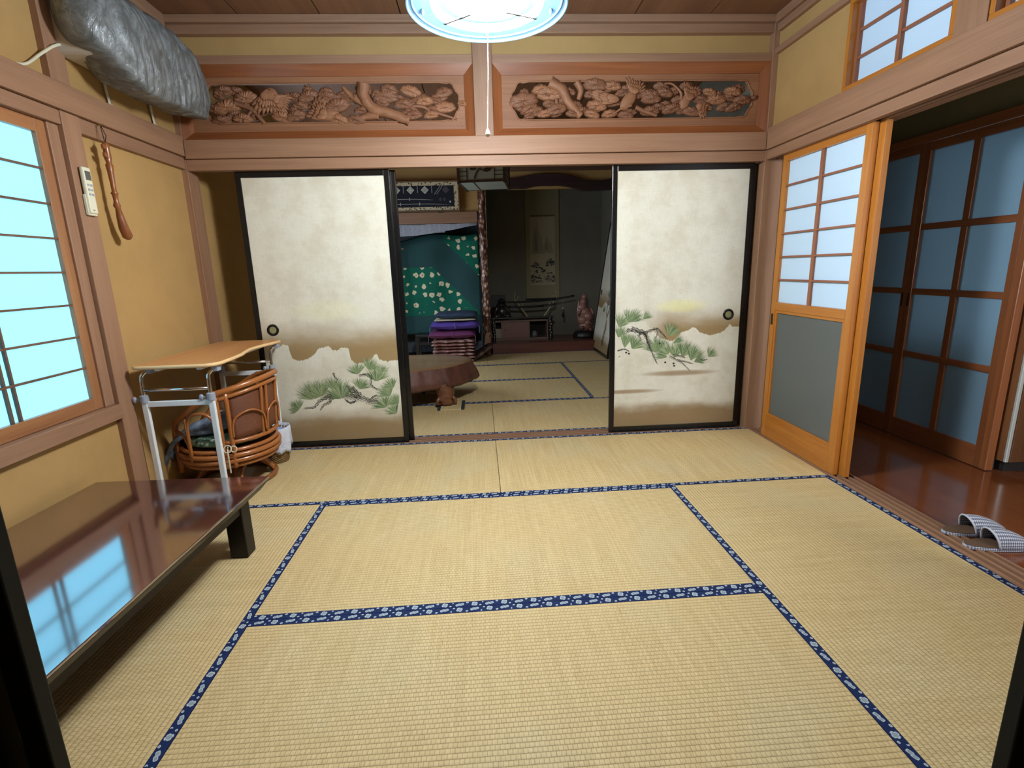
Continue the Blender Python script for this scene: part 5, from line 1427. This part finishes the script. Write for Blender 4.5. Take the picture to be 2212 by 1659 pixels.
# ------------------------------------------------------------------ floor cushions
def cushion(mat, x, y, z, sx, sy, h, label, name='floor_cushion', rz=0.0, sd=1, tuft=None, seg=22, group='stacked floor cushions'):
    o = empty(name, (x, y, z), rz, label, 'cushion', group)
    def top(sgn):
        def f(u, v):
            a, b = 2*u-1, 2*v-1
            e = max(0, 1-abs(a)**5)**.5*max(0, 1-abs(b)**5)**.5
            q = 1 + .05*noise.noise(Vector((a*2, b*2, sd)))
            zz3 = h*.5 + sgn*h*.5*e*(.8+.2*noise.noise(Vector((a*1.6, b*1.6, sd+5)))+.1)
            zz3 = max(0.0, zz3) if sgn < 0 else zz3
            return (a*sx/2*q, b*sy/2*q, zz3 + .10*h*noise.noise(Vector((a*2.2, b*1.1, sd+9))))
        return f
    m = MB(); m.grid(top(1), seg, seg); m.grid(top(-1), seg, seg)
    m.build('pad', mat, o, smooth=True)
    if tuft:
        for a in (-1, 1):
            for b in (-1, 1):
                MB().tube([(a*sx/2*.96, b*sy/2*.96, h*.5), (a*sx/2*1.0, b*sy/2*1.02, h*.3), (a*sx/2*1.0, b*sy/2*1.03, -h*.25)], .0035, 5).build('corner_tassel', tuft, o)
        MB().tube([(0, -sy/2*1.01, h*.85), (.01, -sy/2*1.02, h*.3)], .004, 5).build('centre_tie', tuft, o)
    return o
M_zn = plain('navy_ripple_cloth', srgb(44, 60, 88), .8)
tz = NT('brown_patchwork_cloth')
vz = tz.node('ShaderNodeTexVoronoi'); vz.inputs['Scale'].default_value = 16; vz.distance = 'CHEBYCHEV'; tz.l.new(tz.co(), vz.inputs['Vector'])
rz_ = tz.xyz(vz.outputs['Color'])[0]
ch_ = tz.sstep(tz.math('SINE', tz.math('MULTIPLY', tz.xyz(tz.co())[0], 420)), -.1, .1)
cz_ = tz.ramp(rz_, [(0.0, srgb(112, 66, 58)), (.3, srgb(158, 112, 104)), (.55, srgb(196, 160, 152)), (.75, srgb(224, 206, 204)), (.9, srgb(120, 78, 56))], 'CONSTANT')
tz.set(Base_Color=tz.mix(tz.math('MULTIPLY', ch_, .35), cz_, srgb(96, 58, 54)), Roughness=.85)
M_zp = plain('purple_satin', srgb(82, 62, 146), .45); M_zw = plain('wine_satin', srgb(106, 50, 92), .5)
M_zcream = plain('cream_cotton', srgb(206, 196, 166), .85)
cx_, cy_ = -.43, 5.19
names_ = ['lowest patterned', 'second patterned', 'third patterned', 'fourth patterned', 'fifth patterned', 'sixth patterned', 'topmost patterned']
for k in range(7):
    cushion(tz.m, cx_+.012*math.sin(k*2.1), cy_-.01+.012*math.cos(k*1.7), .002+k*.042, .55, .52, .044, names_[k]+' brown patchwork cushion in the far-room stack, counted from the floor', sd=k, rz=.03*math.sin(k*3))
tp2 = plain('purple_tassel', srgb(120, 104, 176), .7)
cushion(M_zw, cx_-.015, cy_, .300, .60, .54, .118, 'wine-coloured satin floor cushion under the purple one', sd=11, tuft=plain('wine_tassel', srgb(120, 80, 120), .7))
cushion(M_zp, cx_+.025, cy_, .414, .63, .54, .125, 'purple satin floor cushion in the stack', sd=12, tuft=tp2)
cushion(M_zcream, cx_+.03, cy_-.01, .534, .53, .50, .028, 'thin cream cloth folded between the purple and navy cushions', name='folded_cloth', sd=13)
cushion(M_zn, cx_+.045, cy_, .562, .55, .50, .085, 'navy rippled cushion on top of the stack', sd=14)
o = cushion(leafy('dark_patch_cloth', srgb(66, 46, 40), srgb(110, 84, 70), srgb(44, 30, 28), 30), -.10, 5.10, .055, .30, .40, .05, 'dark patterned cushion slumped against the right side of the stack', sd=21, group=None)
o.rotation_euler = (0, R(-32), .1); o.location = (-.055, 5.14, .088)

# ------------------------------------------------------------------ tree-stump table and its coaster
su = empty('stump_table', (-.78, 3.10, 0), 0, 'thick tree-slice table on root legs in the far room, behind the left painted door', 'table')
M_stop = wood('stump_top', srgb(150, 116, 84), srgb(112, 82, 58), 'x', rough=.35, coat=.3, grain=10)
M_bark = wood('stump_bark', srgb(108, 66, 50), srgb(58, 32, 26), 'z', rough=.5, coat=.15, grain=30, bump=.5)
def rim(w): return 1 + .06*math.sin(2*w+1) + .04*math.sin(3*w+.4) + .02*math.sin(7*w)
prof_ = [(0.0001, .335), (.30, .335), (.50, .335), (.545, .333), (.56, .322), (.575, .28), (.60, .22), (.615, .17), (.60, .148), (.52, .14), (.0001, .145)]
m = MB(); m.lathe(prof_[:5], 72, Matrix.Diagonal((1, .84, 1, 1)), cap=False, wob=lambda w, z: rim(w)); m.build('slab_top', M_stop, su, smooth=True)
m = MB(); m.lathe(prof_[4:], 72, Matrix.Diagonal((1, .84, 1, 1)), cap=False, wob=lambda w, z: rim(w)*(1+.012*math.sin(23*w)+.01*math.sin(41*w+z*20))); m.build('bark_side', M_bark, su, smooth=True)
M_root = wood('root_wood', srgb(126, 78, 48), srgb(70, 40, 26), 'z', rough=.35, coat=.3, grain=26, bump=.5)
for (x, y) in ((.37, -.30), (-.40, -.25), (.25, .33), (-.30, .30)):
    bark_tube(su, [(x*.95, .16, y*.95), (x+.005, .10, y), (x+.0, .05, y-.01), (x+.006, .02, y-.011), (x+.006, .006, y-.011)], (.085, .062), M_root, 'root_leg', seed=x*9, flat=1.0, amp=.12)
    for k in range(3):
        a = k*2.1+x*5
        MB().tube(catmull([(x+.04*math.cos(a), y-.01+.04*math.sin(a), .08), (x+.085*math.cos(a), y-.01+.085*math.sin(a), .05), (x+.09*math.cos(a), y-.01+.09*math.sin(a), .018), (x+.06*math.cos(a), y-.01+.06*math.sin(a), .012)], 5), [.020, .020, .02, .019, .019, .018, .018, .017, .016, .015, .014, .013, .012, .011, .01, .01], 8).build('root_knob', M_root, su, smooth=True)
co_ = empty('straw_pad', (-.345, 2.775, .0018), 0, 'small square straw pad with dark edging under the right leg of the stump table', 'mat')
MB().box(-.10, .075, -.14, .14, 0, .0095).build('rush_cover', M_tatami, co_)
MB().box(.076, .105, -.14, .14, 0, .0105).build('border', plain('pad_border', srgb(36, 42, 46), .8), co_)
MB().box(-.128, -.101, -.14, .14, 0, .0105).build('border', plain('pad_border', srgb(36, 42, 46), .8), co_)
c2 = copy_tree(co_); c2.location = (-1.17, 2.84, .0018); c2['label'] = 'small square straw pad under the left leg of the stump table'
c3 = copy_tree(co_); c3.location = (-.54, 3.42, .0018); c3['label'] = 'small square straw pad under the rear right leg of the stump table'
c4 = copy_tree(co_); c4.location = (-1.08, 3.40, .0018); c4['label'] = 'small square straw pad under the rear left leg of the stump table'
su.location.z = .018

# ------------------------------------------------------------------ hanging lantern lamp of the far room
la = empty('hanging_lantern', (.03, 3.93, 2.0), R(-8), 'square wooden hanging lantern with painted pine panes in the far room', 'lamp')
M_lw = wood('lantern_wood', srgb(74, 52, 42), srgb(48, 32, 26), 'z', rough=.4)
tpn = NT('lantern_pane'); fp = tpn.noise(tpn.co(), 60, 3)
tpn.set(Base_Color=tpn.mix(tpn.math('MULTIPLY', fp, .4), srgb(160, 166, 156), srgb(120, 128, 120)), Roughness=.35, Specular_IOR_Level=.6)
hx, hy, hz = .225, .26, .24
for sx in (-1, 1):
    for sy in (-1, 1):
        MB().box(sx*hx-.013, sx*hx+.013, sy*hy-.013, sy*hy+.013, -.012, hz+.01).build('corner_post', M_lw, la, bevel=.002)
for sy in (-1, 1):
    for z_ in (.0, hz-.02):
        MB().box(-hx+.013, hx-.013, sy*hy-.010, sy*hy+.010, z_, z_+.02).build('side_rail', M_lw, la)
    MB().box(-hx+.013, hx-.013, sy*hy-.002, sy*hy+.002, .02, hz-.02).build('pane', tpn.m, la)
    for xx in (-.14, .13):
        MB().box(xx-.004, xx+.004, sy*hy-.006, sy*hy+.006, .02, hz-.02).build('glazing_bar', M_lw, la)
    for k in range(1, 5):
        for (a, b) in ((-hx+.013, -.144), (.134, hx-.013)):
            MB().box(a, b, sy*hy-.005, sy*hy+.005, .02+k*.04-.003, .02+k*.04+.003).build('glazing_bar', M_lw, la)
for sx in (-1, 1):
    for z_ in (.0, hz-.02):
        MB().box(sx*hx-.010, sx*hx+.010, -hy+.013, hy-.013, z_, z_+.02).build('side_rail', M_lw, la)
    MB().box(sx*hx-.002, sx*hx+.002, -hy+.013, hy-.013, .02, hz-.02).build('pane', tpn.m, la)
    for k in range(6):
        z_ = .035+k*.032; q = sx*(hx+.004)
        MB().tube(catmull([(q, -.22, z_), (q, -.08, z_+.02*math.sin(k*2)), (q, .06, z_-.016*math.cos(k*3)), (q, .22, z_+.008)], 4), .005, 6).build('fretwork', M_lw, la)
MB().box(-hx+.011, hx-.011, -hy+.011, hy-.011, .002, .006).build('bottom_pane', tpn.m, la)
MB().box(-.085, -.075, -hy+.012, hy-.012, -.001, .0018).build('glazing_bar', M_lw, la)
mb = MB(); q = -hy-.004
mb.tube(catmull([(-.07, q, .03), (-.05, q, .08), (-.02, q, .12), (.03, q, .15), (.02, q, .19)], 4), .007, 6)
mb.tube(catmull([(-.02, q, .12), (.05, q, .095), (.09, q, .105)], 4), .005, 6)
for (x, z_, r_) in ((-.08, .125, .035), (.045, .20, .045), (.06, .115, .035), (.10, .13, .025), (-.03, .17, .03)):
    mb.blob((x, q, z_), r_, .003, r_*.5, 10, 6)
mb.build('pine_fretwork', M_lw, la, smooth=True)
for k, (sx, sy) in enumerate(((-1, -1), (1, -1), (1, 1), (-1, 1))):
    MB().box(sx*hx*1.02-.02, sx*hx*1.02+.02, sy*hy*1.02-.02, sy*hy*1.02+.02, hz+.01, hz+.02).build('corner_cap', M_lw, la)
MB().box(-hx-.02, hx+.02, -hy-.02, hy+.02, hz+.021, hz+.035).build('lid', M_lw, la)
MB().tube([(0, 0, hz+.03), (0, 0, .623)], .004, 6).build('cord', M_white, la)
MB().tube([(0, -.0, 0), (.0, -.0, -.32), (.0, 0, -.60)], .0015, 5).build('pull_cord', M_antler, la)

# ------------------------------------------------------------------ added area lights brightening the side rooms
def area_light(name, loc, rot, sx, sy, power, col):
    d = bpy.data.lights.new(name, 'AREA'); d.shape = 'RECTANGLE'; d.size = sx; d.size_y = sy; d.energy = power; d.color = col
    o = bpy.data.objects.new(name, d); COL.objects.link(o); o.location = loc; o.rotation_euler = rot; return o
area_light('far_room_fill_light', (-1.80, 3.9, 1.3), (0, R(-90), 0), 1.2, 1.4, 36.0, (.75, .88, 1.0))  # added fill for the far room, whose left wall has no window
area_light('back_room_light', (3.70, 1.9, 1.3), (0, R(90), 0), 1.6, 1.6, 34.0, (.75, .9, 1.0))
area_light('hall_fill_light', (2.8, -2.1, 1.4), (R(90), 0, 0), 1.2, 1.2, 60.0, (.95, .97, 1.0))  # made-up source at the hall end, added to lift the dark hallway
